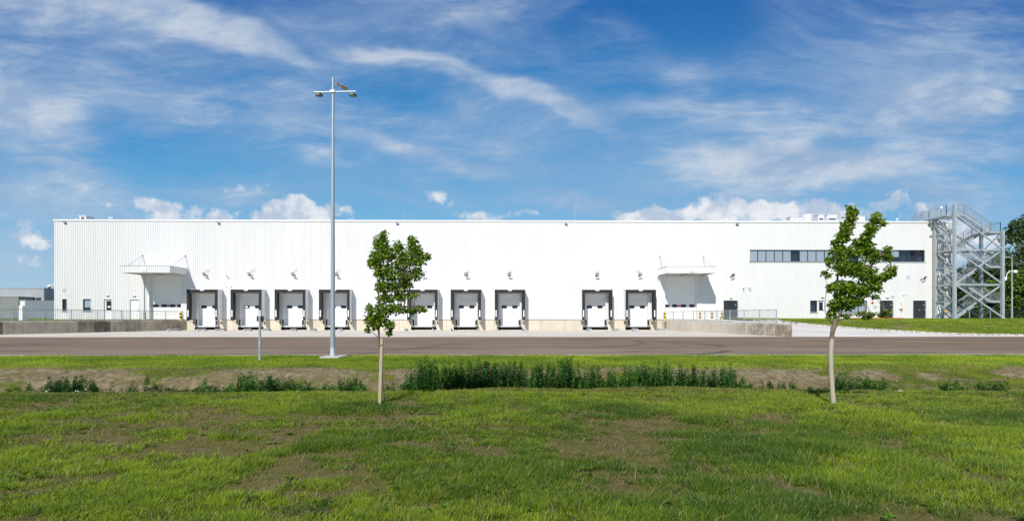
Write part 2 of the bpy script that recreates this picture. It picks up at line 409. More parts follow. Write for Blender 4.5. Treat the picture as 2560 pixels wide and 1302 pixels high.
def slab_mat(name, a, b_, jx=6.0, jy=6.0):
    m = bpy.data.materials.new(name); m.use_nodes = True; t = NT(m.node_tree); b = m.node_tree.nodes['Principled BSDF']
    pos = t.n('ShaderNodeNewGeometry').outputs['Position']; sp_ = t.n('ShaderNodeSeparateXYZ', {0: pos})
    c = t.mix(t.ramp(t.noise(pos, .4, 7, .65, sc=(.5, 1.2, 1)), .3, .7), a + (1,), b_ + (1,))
    c = t.mix(t.ramp(t.noise(pos, 1.4, 6, .7, sc=(.2, 2, 1)), .55, .75, 0, .5), c, tuple(v * .55 for v in a) + (1,))
    for i, j in ((0, jx), (1, jy)):
        f = t.m('ABSOLUTE', t.m('SUBTRACT', t.m('FRACT', t.m('DIVIDE', sp_.outputs[i], j)), .5))
        c = t.mix(t.m('MULTIPLY', t.m('LESS_THAN', f, .02 / j), .6), c, (.08, .075, .07, 1))
    t.set(b, 'Base Color', c); b.inputs['Roughness'].default_value = .85
    t.set(b, 'Normal', t.n('ShaderNodeBump', {'Height': t.noise(pos, 25, 5), 'Strength': .2, 'Distance': .01})); return m
M['slab'] = slab_mat('yard_concrete', (.48, .435, .36), (.64, .585, .50))
M['drive'] = slab_mat('driveway_concrete', (.52, .49, .44), (.65, .615, .56), 5, 5)
M['plinth'] = concrete_panels('plinth_concrete', (.66, .60, .49), (.50, .44, .34), (1, 0, 0), 2.7, .35)
LD = Vector((0.47, 0.88, 0)).normalized()
M['wall_dark'] = concrete_panels('stained_concrete', (.44, .38, .29), (.075, .062, .046), (0, 1, 0), 1.15, .95)
M['wall_light'] = concrete_panels('pale_shuttered_concrete', (.60, .555, .47), (.42, .375, .30), (0, 1, 0), 1.5, .45,
                                  stain=(.17, .125, .075), stain_amt=.85, stain_rng=(46.5, 41.0))
M['kerb'] = concrete_panels('kerb_stone', (.55, .51, .44), (.34, .31, .26), (1, 0, 0), .42, .6)
M['edge'] = mat('kerb_edging', (.52, .50, .45), .85, 0, .3, 5)

# ------------------------------------------------------------------ terrain
ROAD0, ROAD1 = 20.45, 38.3
# the two retaining walls that flank the truck court: far end, near end (inner face)
LW = (Vector((-34.9, 57.04, 0)), Vector((-43.6, 42.0, 0)))
RW = (Vector((19.25, 56.8, 0)), Vector((22.75, 38.45, 0)))
LWE = LW[1] + (LW[1] - LW[0]).normalized() * 3.6
def wall_x(W, Y): return W[0].x + (W[1].x - W[0].x) * (W[0].y - Y) / (W[0].y - W[1].y)
UP = 1.12
def hgt(X, Y):
    """finished surface height"""
    X = np.asarray(X, float); Y = np.asarray(Y, float)
    # near field and ditch
    lip = 10.6 + .35 * np.sin(X * .21 + 1) + .2 * np.sin(X * .53)
    far = 15.6 + .3 * np.sin(X * .17) + .25 * np.sin(X * .47 + 2)
    mid0 = 12.2; mid1 = 13.1
    d = sst(lip, mid0, Y) * (1 - sst(mid1, far, Y))
    z = -.60 * d
    bank = np.clip(d * (1 - d) * 4, 0, 1)
    z = z + bank * (.16 * (fbm(X, Y, 3, 1.2) - .5) + .12 * (fbm(X, Y, 9, .45, 2) - .5))
    z = z + (Y < 20.4) * (.16 * (fbm(X, Y, 5, .5, 3) - .5) + .035 * (fbm(X, Y, 6, 3.0, 3) - .5)) * (1 - sst(16.5, 18.5, Y)) * (1 - bank * .3)
    z = z - .03 * (1 - sst(0, 12, Y))
    # upper level beyond the road
    out = (X < wall_x(LW, Y) - .25) | (X > wall_x(RW, Y) + .25)
    rr = np.clip((Y - ROAD1 - .4) / 8.2, 0, 1)
    rl = np.clip((Y - ROAD1 - .2) / 2.5, 0, 1)
    z2 = np.where(X > 0, UP * (rr * .75 + .25 * rr * rr * (3 - 2 * rr)), UP * rl * rl * (3 - 2 * rl))
    z2 = z2 + .10 * sst(50, 57, Y)
    return np.where((Y > ROAD1) & (out | (Y > 57.5)), z2, z)
def hz(x, y): return float(hgt(np.array([x]), np.array([y]))[0])
def hit(px, py, start=3.0):
    d = ray(px, py); t = start
    while t < 200:
        x, y, z = d[0] * t, d[1] * t, EYE + d[2] * t
        if z <= hz(x, y): return Vector((x, y, hz(x, y)))
        t += .04
    return Vector((x, y, z))
KERB_PX = [(1972, 807.5), (2040, 814.0), (2130, 821.5), (2222, 828.0), (2340, 834.3), (2450, 838.0), (2560, 839.8)]
KP = [hit(a, b, 36) for a, b in KERB_PX]
KP = [Vector((KP[0].x - 1.2, KP[0].y + 4.0, 0))] + KP + [KP[-1] + (KP[-1] - KP[-2]) * 1.0]
KP.append(Vector((90, 38.75, 0)))
KXs = np.array([p.x for p in KP]); KYs = np.array([p.y for p in KP])
def grass_right(X, Y):   # True on the lawn side of the cobbled kerb
    return (Y > np.interp(X, KXs, KYs, left=70, right=38.7)) & (X > KXs[0])

def axis(segs):
    out = []
    for a, b, st in segs: out += list(np.arange(a, b, st))
    out.append(segs[-1][1]); return np.array(out)
gx = axis([(-3000, -600, 300), (-600, -120, 40), (-120, -48, 4), (-48, -34, .3), (-34, -16, .3), (-16, 16, .12), (16, 26, .2), (26, 44, .3), (44, 120, 4), (120, 600, 40), (600, 3000, 300)])
gy = axis([(-60, -4, 8), (-4, 3, .5), (3, 17.5, .11), (17.5, 20.4, .25), (20.4, 38.2, 3), (38.2, 60, .3), (60, 120, 6), (120, 600, 60), (600, 4000, 400)])
GX, GY = np.meshgrid(gx, gy); GZ = hgt(GX, GY)
paved = ((GY > 20.42) & (GY < 38.6)) | ((GY > 38) & (GY < 57.6) & (GX > wall_x(LW, GY) - .3) & ~grass_right(GX, GY - .25) & (GX < 46))
GZ = np.where(paved, GZ - .12, GZ)
def veg_at(X, Y):
    """0 bare earth .. 1 lush"""
    n = fbm(X * .6, Y, 21, 1.0, 5); n2 = fbm(X * .7, Y, 31, 2.6, 3); n3 = fbm(X * .5, Y, 33, .28, 2)
    near = np.clip(.80 + (n - .5) * 2.8 + (n2 - .5) * 3.0 + (n3 - .5) * .9, 0, 1)
    lip = sst(9.3, 10.2, Y) * (1 - sst(11.6, 12.4, Y))
    bank = sst(12.0, 13.0, Y) * (1 - sst(15.1, 15.9, Y + .8 * (fbm(X, Y, 41, .5, 3) - .5)))
    top = sst(15.3, 16.1, Y)
    bv = np.clip((fbm(X, Y * 1.5, 51, .8, 4) - .38) * 3.0, 0, 1) * (.86 + .1 * (1 - sst(12.8, 13.8, Y)))
    v = near * (1 - lip) * (Y < 12.2) + lip * (.72 + .3 * (n2 - .5))
    v = np.where(Y >= 12.0, bv, v); v = np.where(Y > 15.3, v * (1 - top) + top * 1.0, v)
    return np.clip(v, 0, 1)
VG = veg_at(GX, GY); VG = np.where(GY > 38, .9, VG)
n, mcount = GX.shape
idx = np.arange(n * mcount).reshape(n, mcount)
F = np.stack([idx[:-1, :-1], idx[:-1, 1:], idx[1:, 1:], idx[1:, :-1]], -1).reshape(-1, 4)
Vv = np.stack([GX, GY, GZ], -1).reshape(-1, 3)
g = npmesh('ground', Vv, F, M['ground'], colors=np.repeat(VG.reshape(-1, 1), 3, 1), smooth=True); tag(g, kind='structure')

def sheet(name, xs, ys, zf, material, dz=0.0, mask=None):
    X, Y = np.meshgrid(xs, ys); Z = zf(X, Y) + dz
    i = np.arange(X.size).reshape(X.shape)
    F = np.stack([i[:-1, :-1], i[:-1, 1:], i[1:, 1:], i[1:, :-1]], -1).reshape(-1, 4)
    if mask is not None:
        cx = (X[:-1, :-1] + X[1:, 1:]) / 2; cy = (Y[:-1, :-1] + Y[1:, 1:]) / 2
        F = F[mask(cx, cy).ravel()]
    o = npmesh(name, np.stack([X, Y, Z], -1).reshape(-1, 3), F, material); tag(o, kind='structure'); return o
zero = lambda X, Y: X * 0.0
sheet('road', axis([(-160, 160, 8)]), np.array([ROAD0, 29, ROAD1]), zero, M['asphalt'], .0)
# court: quad between the walls
b = MB(); b.add([(wall_x(LW, ROAD1) - 14, ROAD1 + .0, .004), (RW[1].x + .2, ROAD1, .004), (RW[0].x + .2, 57.6, .004), (LW[0].x - .2, 57.6, .004), (wall_x(LW, 42) - 7, 41, .004)], [(0, 1, 2, 3, 4)])
b.build('yard', M['slab'])['kind'] = 'structure'
# driveway on the right rises beside the court
dr = sheet('driveway', axis([(19, 92, .35)]), axis([(ROAD1, 57.3, .3)]), hgt, M['drive'], .006,
      lambda X, Y: (X > wall_x(RW, Y) + .15) & (Y < np.interp(X, KXs, KYs, left=99, right=38.75) + .15))
# thin concrete edging between road and verge
b = MB(); rnd = random.Random(5); x = -60
while x < 60:
    dzz = rnd.uniform(-.012, .006); b.box(x + .01, x + .99, ROAD0 - .09, ROAD0 + .0 - .002, -.1, .022 + dzz); x += 1.0
b.build('kerb_edging', M['edge'])['kind'] = 'structure'
# cobbled kerb round the lawn
def kpoint(s):
    return None
pts = []
for i in range(len(KP) - 1):
    a, c = KP[i], KP[i + 1]; L = (c - a).length; k = max(1, int(L / .45))
    for j in range(k): pts.append(a.lerp(c, j / k))
b = MB()
for i in range(len(pts) - 1):
    a, c = pts[i], pts[i + 1]; d = (c - a); d.z = 0; L = d.length; d.normalize(); nrm = Vector((-d.y, d.x, 0))
    if nrm.y < 0: nrm = -nrm
    a2 = a + d * .02; c2 = c - d * .02; h = .13 + rnd.uniform(-.012, .012)
    P = []
    for zz in (-.1, h):
        for q in (a2, c2, c2 + nrm * .16, a2 + nrm * .16): P.append((q.x, q.y, hz(q.x, q.y) + zz))
    b.hexa(P)
ko = b.build('kerb', M['kerb'], bevel=.012); ko['kind'] = 'structure'
# lawn surface right of the kerb, a little above the driveway level
def lawn_h(X, Y):
    d = Y - np.interp(X, KXs, KYs, left=99, right=38.75)
    return hgt(X, Y) + .10 + .03 * (fbm(X, Y, 71, 1.2, 3) - .5) + .10 * sst(0, 5, d) * (1 - sst(9, 14, d))
lw_x = axis([(20, 64, .3), (64, 130, 3)]); lw_y = axis([(38.7, 58, .3), (58, 75, 2)])
lo = sheet('lawn', lw_x, lw_y, lawn_h, M['ground'], 0, lambda X, Y: (Y > np.interp(X, KXs, KYs, left=99, right=38.75) + .10) & ((Y < 57.0) | (X > 53)))
a = lo.data.color_attributes.new('tint', 'FLOAT_COLOR', 'POINT')
co = np.zeros(len(lo.data.vertices) * 3, np.float32); lo.data.vertices.foreach_get('co', co); co = co.reshape(-1, 3)
vg = np.clip(.95 - .9 * sst(.62, .72, fbm(co[:, 0] * .35, co[:, 1], 81, .7, 3)), 0, 1)
a.data.foreach_set('color', np.stack([vg, vg, vg, np.ones_like(vg)], -1).astype(np.float32).ravel())

# ------------------------------------------------------------------ retaining walls
def retaining(name, W0, W1, side, z0, z1, thick, material, label):
    d = (W1 - W0); L = d.length; d.normalize(); nrm = Vector((d.y, -d.x, 0))
    if nrm.x * side < 0: nrm = -nrm       # towards the bank
    b = MB(); k = 20
    for i in range(k):
        a = W0 + d * L * i / k; c = W0 + d * L * (i + 1) / k; za = z0 + (z1 - z0) * i / k; zc = z0 + (z1 - z0) * (i + 1) / k
        bk = .10
        P = [a, c, c + nrm * thick, a + nrm * thick]
        b.add([(a.x, a.y, -.3), (c.x, c.y, -.3), (c.x, c.y, zc), (a.x, a.y, za)], [(0, 1, 2, 3)])
        a2 = a + nrm * thick; c2 = c + nrm * thick
        b.add([(a.x, a.y, za), (c.x, c.y, zc), (c2.x, c2.y, zc + bk), (a2.x, a2.y, za + bk)], [(0, 1, 2, 3)])
        b.add([(a2.x, a2.y, -.3), (c2.x, c2.y, -.3), (c2.x, c2.y, zc + bk), (a2.x, a2.y, za + bk)], [(3, 2, 1, 0)])
    for q, zz in ((W0, z0), (W1, z1)):
        q2 = q + nrm * thick
        b.add([(q.x, q.y, -.3), (q2.x, q2.y, -.3), (q2.x, q2.y, zz + .10), (q.x, q.y, zz)], [(0, 1, 2, 3)])
    o = b.build(name, material); tag(o, label, 'retaining wall'); return o
retaining('retaining_wall', LW[0], LWE, -1, 1.10, 1.04, .55, M['wall_dark'], 'dark stained concrete retaining wall below the left railing')
retaining('retaining_wall', RW[0], RW[1], 1, 1.10, .88, .5, M['wall_light'], 'pale shuttered concrete retaining wall with brown stain, right of the docks')

# ------------------------------------------------------------------ railings
def railing(W0, W1, side, off, nposts, zt, zb, base, label, group=None):
    d = (W1 - W0); L = d.length; d.normalize(); nrm = Vector((d.y, -d.x, 0))
    if nrm.x * side < 0: nrm = -nrm
    P = lambda s: W0 + d * s + nrm * off
    r = empty('railing', tuple(P(0)) ); tag(r, label, 'railing', group)
    def tz(s, z): return z[0] + (z[1] - z[0]) * s / L
    t = MB(); t.bar((*P(0).xy, tz(0, zt)), (*P(L).xy, tz(L, zt)), .05, .05); t.build('top_rail', M['steel_dull'], r)
    t = MB(); t.bar((*P(0).xy, tz(0, zb)), (*P(L).xy, tz(L, zb)), .035, .035); t.build('bottom_rail', M['steel_dull'], r)
    for i in range(nposts + 1):
        s = L * i / nposts; p = P(s)
        q = MB(); q.box(p.x - .03, p.x + .03, p.y - .03, p.y + .03, tz(s, base) - .1, tz(s, zt) - .026)
        q.bar((p.x, p.y, tz(s, zb) - .05), (p.x - nrm.x * (off - .05), p.y - nrm.y * (off - .05), tz(s, zb) - .14), .05, .03)
        q.build('post', M['steel_dull'], r)
        if i < nposts:
            bl = MB(); n = int(L / nposts / .125)
            for k in range(1, n):
                s2 = s + L / nposts * k / n; p2 = P(s2)
                bl.bar((p2.x, p2.y, tz(s2, zb) + .018), (p2.x, p2.y, tz(s2, zt) - .026), .016, .016)
            bl.build('baluster_panel', M['steel_dull'], r)
    return r
railing(LW[0], LWE, -1, .32, 10, (2.14, 2.28), (1.20, 1.22), (1.12, 1.08), 'long galvanised railing along the dark retaining wall at left')
RWe = RW[0].lerp(RW[1], .925)
railing(RW[0], RWe, 1, .30, 9, (2.12, 2.12), (1.15, 1.10), (1.12, .9), 'galvanised railing above the pale retaining wall at right')

# ------------------------------------------------------------------ warehouse
X0, X1 = FX(135), FX(2378); ZB = FZ(798); ZT = FZ(552.5)
wh = empty('warehouse', ((X0 + X1) / 2, FY, 0)); tag(wh, 'long white corrugated metal warehouse with loading docks', 'warehouse')
DOCK_PX = [518.6, 626.5, 734.3, 843, 1059.3, 1166, 1274.1, 1488.6, 1595.4]
DOCK_X = [FX(p) for p in DOCK_PX]
DT = FZ(736)
holes = []
for dx in DOCK_X: holes.append((dx - 1.15, dx + 1.15, -1, DT))
def pxbox(a, b_, c, d): return (FX(a), FX(b_), FZ(d), FZ(c))
BIG = [pxbox(373.5, 452.8, 689.5, 797.8), pxbox(1662.6, 1742.5, 692, 797.8)]
WIN = dict(w1=pxbox(155.5, 167, 747.5, 777.3), w2=pxbox(207, 227, 747.5, 777.3), d1=pxbox(259.5, 279.5, 747.8, 797.8),
           d2=pxbox(324.5, 347, 748.8, 797.8), dd1=pxbox(1809, 1845, 750.7, 797.8), rib=pxbox(1874.6, 2312.5, 623.4, 653.0),
           w3=pxbox(2025.4, 2043.5, 750.6, 780), d3=pxbox(2044.6, 2061.5, 750.6, 797.8), w4=pxbox(2085, 2168, 750.6, 780),
           dd2=pxbox(2199.6, 2233.5, 750.7, 797.8), dd3=pxbox(2282.8, 2315.4, 750.7, 797.8))
for h in BIG + list(WIN.values()): holes.append((h[0], h[1], min(h[2], ZB + 1e-4) if h[2] < ZB + .12 else h[2], h[3]))
def spans(x0, x1, z0, z1, holes):
    """rectangles of a wall around its openings"""
    xs = sorted({x0, x1} | {v for h in holes for v in (h[0], h[1]) if x0 < v < x1}); out = []
    for a, c in zip(xs[:-1], xs[1:]):
        m = (a + c) / 2; hs = sorted([(max(h[2], z0), min(h[3], z1)) for h in holes if h[0] < m < h[1]])
        z = z0
        for h0, h1 in hs:
            if h1 <= h0: continue
            if h0 > z + 1e-6: out.append((a, c, z, h0))
            z = max(z, h1)
        if z < z1 - 1e-6: out.append((a, c, z, z1))
    return out
PITCH = .205; RD = .034
prof = [(0, 0), (.118, 0), (.136, RD), (.187, RD)]     # flat crown, groove
def corr(mb, x0, x1, z0, z1, y=FY, ax=0, sgn=1):
    """corrugated sheet between x0 and x1; ax=0 along X (faces -Y), ax=1 along Y at x=y"""
    pts = [(x0, None)]; k = int(floor(x0 / PITCH)) - 1; L = []
    while k * PITCH < x1 + PITCH:
        for u, dpt in prof: L.append((k * PITCH + u, dpt))
        k += 1
    L = np.array(L); xs = [x0] + [v for v in L[:, 0] if x0 + 1e-5 < v < x1 - 1e-5] + [x1]
    ds = np.interp(xs, L[:, 0], L[:, 1]); vs = []
    for xx, dd in zip(xs, ds):
        for z in (z0, z1):
            vs.append((xx, y + dd * sgn, z) if ax == 0 else (y + dd * sgn, xx, z))
    fs = [(2 * i, 2 * i + 2, 2 * i + 3, 2 * i + 1) for i in range(len(xs) - 1)]
    mb.add(vs, fs)
b = MB()
for (a, c, z0, z1) in spans(X0, X1, ZB, ZT, holes): corr(b, a, c, z0, z1)
b.build('wall', M['clad'], wh)
b = MB()   # side and back walls, inner skin that closes the ends of the reveals
DEP = 60
for xx, s_ in ((X0 + .035, 1), (X1 - .035, -1)): corr(b, FY + .04, FY + DEP, -.2, ZT, xx - .03 * s_, 1, s_)
b.box(X0, X1, FY + DEP, FY + DEP + .1, -.2, ZT)
b.build('side_wall', M['clad'], wh)
b = MB(); b.box(X0 + .1, X1 - .1, FY + .1, FY + DEP - .02, ZT - .35, ZT - .25); b.build('roof', M['plaster_grey'], wh)
b = MB()
b.box(X0 - .05, X1 + .05, FY - .06, FY + .25, ZT - .10, ZT + .07)
for xx in (X0 - .05, X1 - .25): b.box(xx, xx + .3, FY + .252, FY + DEP + .15, ZT - .10, ZT + .07)
b.build('coping', M['coping'], wh)
# plinth
ph = [(dx - 1.15, dx + 1.15, .50, 9) for dx in DOCK_X] + [(dx - 1.46, dx + 1.46, .04, .36) for dx in DOCK_X]
b = MB()
for (a, c, z0, z1) in spans(X0, X1, -.3, ZB + .02, ph): b.box(a, c, FY + .05, FY + .30, z0, z1)
b.build('plinth', M['plinth'], wh)
for (a, c, z0, z1) in spans(X0, X1, ZB - .03, ZB - .002, [(h[0], h[1], -1, 9) for h in holes if h[2] <= ZB]):
    b = MB(); b.box(a, c, FY + .0, FY + .05, z0, z1); b.build('shadow_strip', M['dark'], wh)  # dark strip painted in as the shadow line under the cladding edge

def rounded(cx, cz, wd, ht, y0, y1, n=5):
    r = ht * .46; pts = []
    for (sx, sz, a0) in ((1, 1, 0), (-1, 1, 90), (-1, -1, 180), (1, -1, 270)):
        for k in range(n + 1):
            a = radians(a0 + 90 * k / n); pts.append((cx + sx * (wd / 2 - r) + cos(a) * r, cz + sz * (ht / 2 - r) + sin(a) * r))
    m = len(pts); b = MB()
    b.add([(x, y0, z) for x, z in pts] + [(x, y1, z) for x, z in pts],
          [tuple(range(m))[::-1], tuple(range(m, 2 * m))] + [(i, (i + 1) % m, m + (i + 1) % m, m + i) for i in range(m)])
    return b
def sectional_door(parent, x0, x1, z0, z1, y, wins, wz, red=None, rec=.4, name='sectional_door'):
    b = MB(); nsec = max(4, int(round((z1 - z0) / .61))); hh = (z1 - z0) / nsec
    for i in range(nsec): b.box(x0 + .005, x1 - .005, y + rec, y + rec + .05, z0 + i * hh + (.004 if i else 0), z0 + (i + 1) * hh - .004)
    b.box(x0 + .01, x1 - .01, y + rec + .02, y + rec + .045, z0, z1)
    d = b.build(name, M['door_white'], parent)
    for wx in wins:
        q = rounded(wx, wz, .64, .33, y + rec - .022, y + rec + .01).build('door_window', M['rubber'], d)
        q2 = rounded(wx, wz, .54, .24, y + rec - .028, y + rec - .0221)
        o2 = q2.build('window_pane', M['dark_glass'], d)
    if red:
        b = MB(); b.box(red[0], red[1], y + rec - .012, y + rec + .01, wz - .10, wz + .10); b.build('warning_plate', M['red'], d)
    f = MB()   # reveal
    f.box(x0 - .005, x0 + .0, y + .036, y + rec + .1, z0, z1); f.box(x1, x1 + .005, y + .036, y + rec + .1, z0, z1)
    f.box(x0 - .005, x1 + .005, y + .036, y + rec + .1, z1, z1 + .005)
    f.box(x0 - .11, x0 - .001, y - .03, y + .04, z0, z1 + .11); f.box(x1 + .001, x1 + .11, y - .03, y + .04, z0, z1 + .11)
    f.box(x0 - .001, x1 + .001, y - .03, y + .04, z1 + .001, z1 + .11)
    f.build('door_frame', M['frame_white'], parent)
    return d
WZ = FZ(764)
for i, h in enumerate(BIG):
    W_ = h[1] - h[0]; wpx = [(383.3, 404.8, 426.2, 447.0), (1669, 1690, 1711.8, 1733)][i]
    rp = [(412.3, 418.2), (1698.2, 1704.3)][i]
    sectional_door(wh, h[0], h[1], ZB + .01, h[3], FY, [FX(p) - (.1 if i == 0 and p > 440 else 0) for p in wpx], WZ, (FX(rp[0]), FX(rp[1])))

def window(parent, h, n, blinds, frame='dark', rec=.09, name='window', tilt=None):
    x0, x1, z0, z1 = h; y = FY + rec; fm = M[frame]
    b = MB(); fw = .06
    b.box(x0, x1, y, y + .06, z0, z0 + fw); b.box(x0, x1, y, y + .06, z1 - fw, z1)
    pw = (x1 - x0) / n
    for i in range(n + 1):
        c = x0 + pw * i; a_, c_ = (c - fw / 2, c + fw / 2) if 0 < i < n else ((x0, x0 + fw) if i == 0 else (x1 - fw, x1))
        b.box(a_, c_, y, y + .06, z0 + fw + .0005, z1 - fw - .0005)
    wd = b.build(name, fm, parent)
    # reveal and sill
    r = MB()
    for xx in (x0 - .004, x1): r.box(xx, xx + .004, FY - .012, y + .1, z0, z1)
    r.box(x0 - .004, x1 + .004, FY - .012, y + .1, z1, z1 + .004)
    r.box(x0 - .08, x0 - .005, FY - .012, FY + .03, z0, z1 + .08); r.box(x1 + .005, x1 + .08, FY - .012, FY + .03, z0, z1 + .08)
    r.box(x0 - .0045, x1 + .0045, FY - .012, FY + .03, z1 + .005, z1 + .08)
    r.build('surround', M['frame_white'], wd)
    s = MB(); s.box(x0 - .1, x1 + .1, FY - .07, y + .02, z0 - .05, z0 - .004); s.build('sill', M['steel_light'], wd)
    for i in range(n):
        a_ = x0 + pw * i + fw / 2 + .002; c_ = x0 + pw * (i + 1) - fw / 2 - .002
        g = MB(); g.box(a_, c_, y + .025, y + .033, z0 + fw, z1 - fw); g.build('pane', M['glass'], wd)
        if blinds[i] > 0:
            bl = MB(); zz = z0 + fw + (z1 - z0 - 2 * fw) * (1 - blinds[i])
            bl.box(a_ + .01, c_ - .01, y + .05, y + .055, zz, z1 - fw); bl.build('blind', M['blind'], wd)
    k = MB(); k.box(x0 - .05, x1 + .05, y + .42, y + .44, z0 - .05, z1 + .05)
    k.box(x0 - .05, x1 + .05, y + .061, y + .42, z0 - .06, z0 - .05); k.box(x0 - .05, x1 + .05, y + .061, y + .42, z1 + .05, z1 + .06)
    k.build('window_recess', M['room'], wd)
    return wd
window(wh, WIN['w1'], 1, [0]); window(wh, WIN['w2'], 1, [.72], rec=.12)
nb = [1, 1, 1, 1, 1, 0, 1, 1, 1, 1, 1, 1, 0, 1, 1, 1, 0, .6, 0, 0, 0]
window(wh, WIN['rib'], 21, nb, name='ribbon_window')
window(wh, WIN['w3'], 1, [0]); window(wh, WIN['w4'], 4, [0, 1, 1, 1])

def leaf_door(parent, h, material, leaves=1, glazed=False, rec=.12, handle='dark', name='door'):
    x0, x1, z0, z1 = h; z0 = ZB + .01; y = FY + rec
    f = MB(); fw = .07
    f.box(x0, x0 + fw, y - .02, y + .05, z0, z1); f.box(x1 - fw, x1, y - .02, y + .05, z0, z1); f.box(x0 + fw, x1 - fw, y - .02, y + .05, z1 - fw, z1)
    b = MB(); lw_ = (x1 - x0 - 2 * fw) / leaves
    for i in range(leaves): b.box(x0 + fw + lw_ * i + .005, x0 + fw + lw_ * (i + 1) - .005, y, y + .045, z0 + .02, z1 - fw - .006)
    d = b.build(name, material, parent)
    f.build('door_frame', material, d)
    r = MB()
    for xx in (x0 - .004, x1): r.box(xx, xx + .004, FY - .012, y + .06, z0, z1)
    r.box(x0 - .09, x0 - .005, FY - .016, FY + .034, z0, z1 + .09); r.box(x1 + .005, x1 + .09, FY - .016, FY + .034, z0, z1 + .09)
    r.box(x0 - .0045, x1 + .0045, FY - .016, y + .06, z1 + .003, z1 + .09)
    r.build('surround', M['frame_white'], d)
    hx = (x0 + x1) / 2 + (.05 if leaves == 2 else (x1 - x0) * .36)
    k = MB(); k.box(hx - .03, hx + .10, y - .06, y - .04, z0 + 1.02, z0 + 1.05); k.box(hx - .03, hx, y - .045, y - .001, z0 + .98, z0 + 1.12)
    k.build('handle', M['steel_light'] if handle != 'dark' else M['black_paint'], d)
    if leaves == 2:
        k = MB(); k.box(hx + .5, hx + .62, y - .008, y - .001, z0 + 1.62, z0 + 1.68); k.build('door_plate', M['sign_white'], d)
        k = MB()
        for zz in (.25, 1.05, 1.95): k.box(x1 - .09, x1 - .04, y - .04, y - .0205, z0 + zz, z0 + zz + .12)
        k.build('hinge', M['steel_light'], d)
    if glazed:
        gx0, gx1 = x0 + fw + .14, x1 - fw - .06
        k = MB(); k.box(gx0, gx1, y - .012, y - .001, z0 + 1.0, z1 - fw - .12); k.build('glazing', M['dark_glass'], d)
        if glazed == 'note':
            k = MB(); k.box((gx0 + gx1) / 2 - .12, (gx0 + gx1) / 2 + .18, y - .02, y - .014, z0 + 1.32, z0 + 1.52); k.build('paper_notice', M['paper'], d)
    return d
leaf_door(wh, WIN['d1'], M['door_white'], 1, 'note'); leaf_door(wh, WIN['d2'], M['door_white'], 1)
leaf_door(wh, WIN['d3'], M['door_white'], 1, True)
for k_ in ('dd1', 'dd2', 'dd3'): leaf_door(wh, WIN[k_], M['door_dark'], 2, handle='light', name='double_door')
# louvred vents and overflow spouts belong to the wall
def vent(cx, cz, wd, ht):
    b = MB(); b.box(cx - wd / 2, cx + wd / 2, FY - .03, FY + .02, cz - ht / 2, cz + ht / 2)
    v = b.build('vent', M['frame_white'], wh)
    s = MB(); n = 4
    for i in range(n):
        z = cz - ht / 2 + .05 + (ht - .1) * i / n
        s.box(cx - wd / 2 + .03, cx + wd / 2 - .03, FY - .036, FY - .0305, z, z + (ht - .1) / n * .45)
    s.build('louvre', M['plaster_grey'], v)
for (px, py, ww, hh) in ((159.8, 724.5, .42, .40), (2188, 766, .40, .38), (2231.3, 740, .40, .36), (2270.3, 690, .40, .42)): vent(FX(px), FZ(py), ww, hh)
for px in (163, 547, 993, 1414.5, 1842, 2322):
    b = MB(); x = FX(px); z = FZ(559.5); b.box(x - .14, x + .14, FY - .22, FY - .005, z, z + .03); b.box(x - .14, x - .12, FY - .22, FY - .005, z + .03, z + .12)
    b.box(x + .12, x + .14, FY - .22, FY - .005, z + .03, z + .12); b.box(x - .1, x + .1, FY - .012, FY - .002, z - .12, z - .001)
    b.build('overflow_spout', M['steel_dull'], wh)
# downpipes beside the two wide doors
for px, z1 in ((361, FZ(684)), (1751, FZ(684))):
    b = MB(); x = FX(px); b.tube([(x, FY - .09, ZB - .1), (x, FY - .09, z1)], .05, 10)
    for zz in (2.2, 4.2, 6.0): b.box(x - .07, x + .07, FY - .1, FY - .0, zz, zz + .04)
    b.build('downpipe', M['clad_grey'], wh)

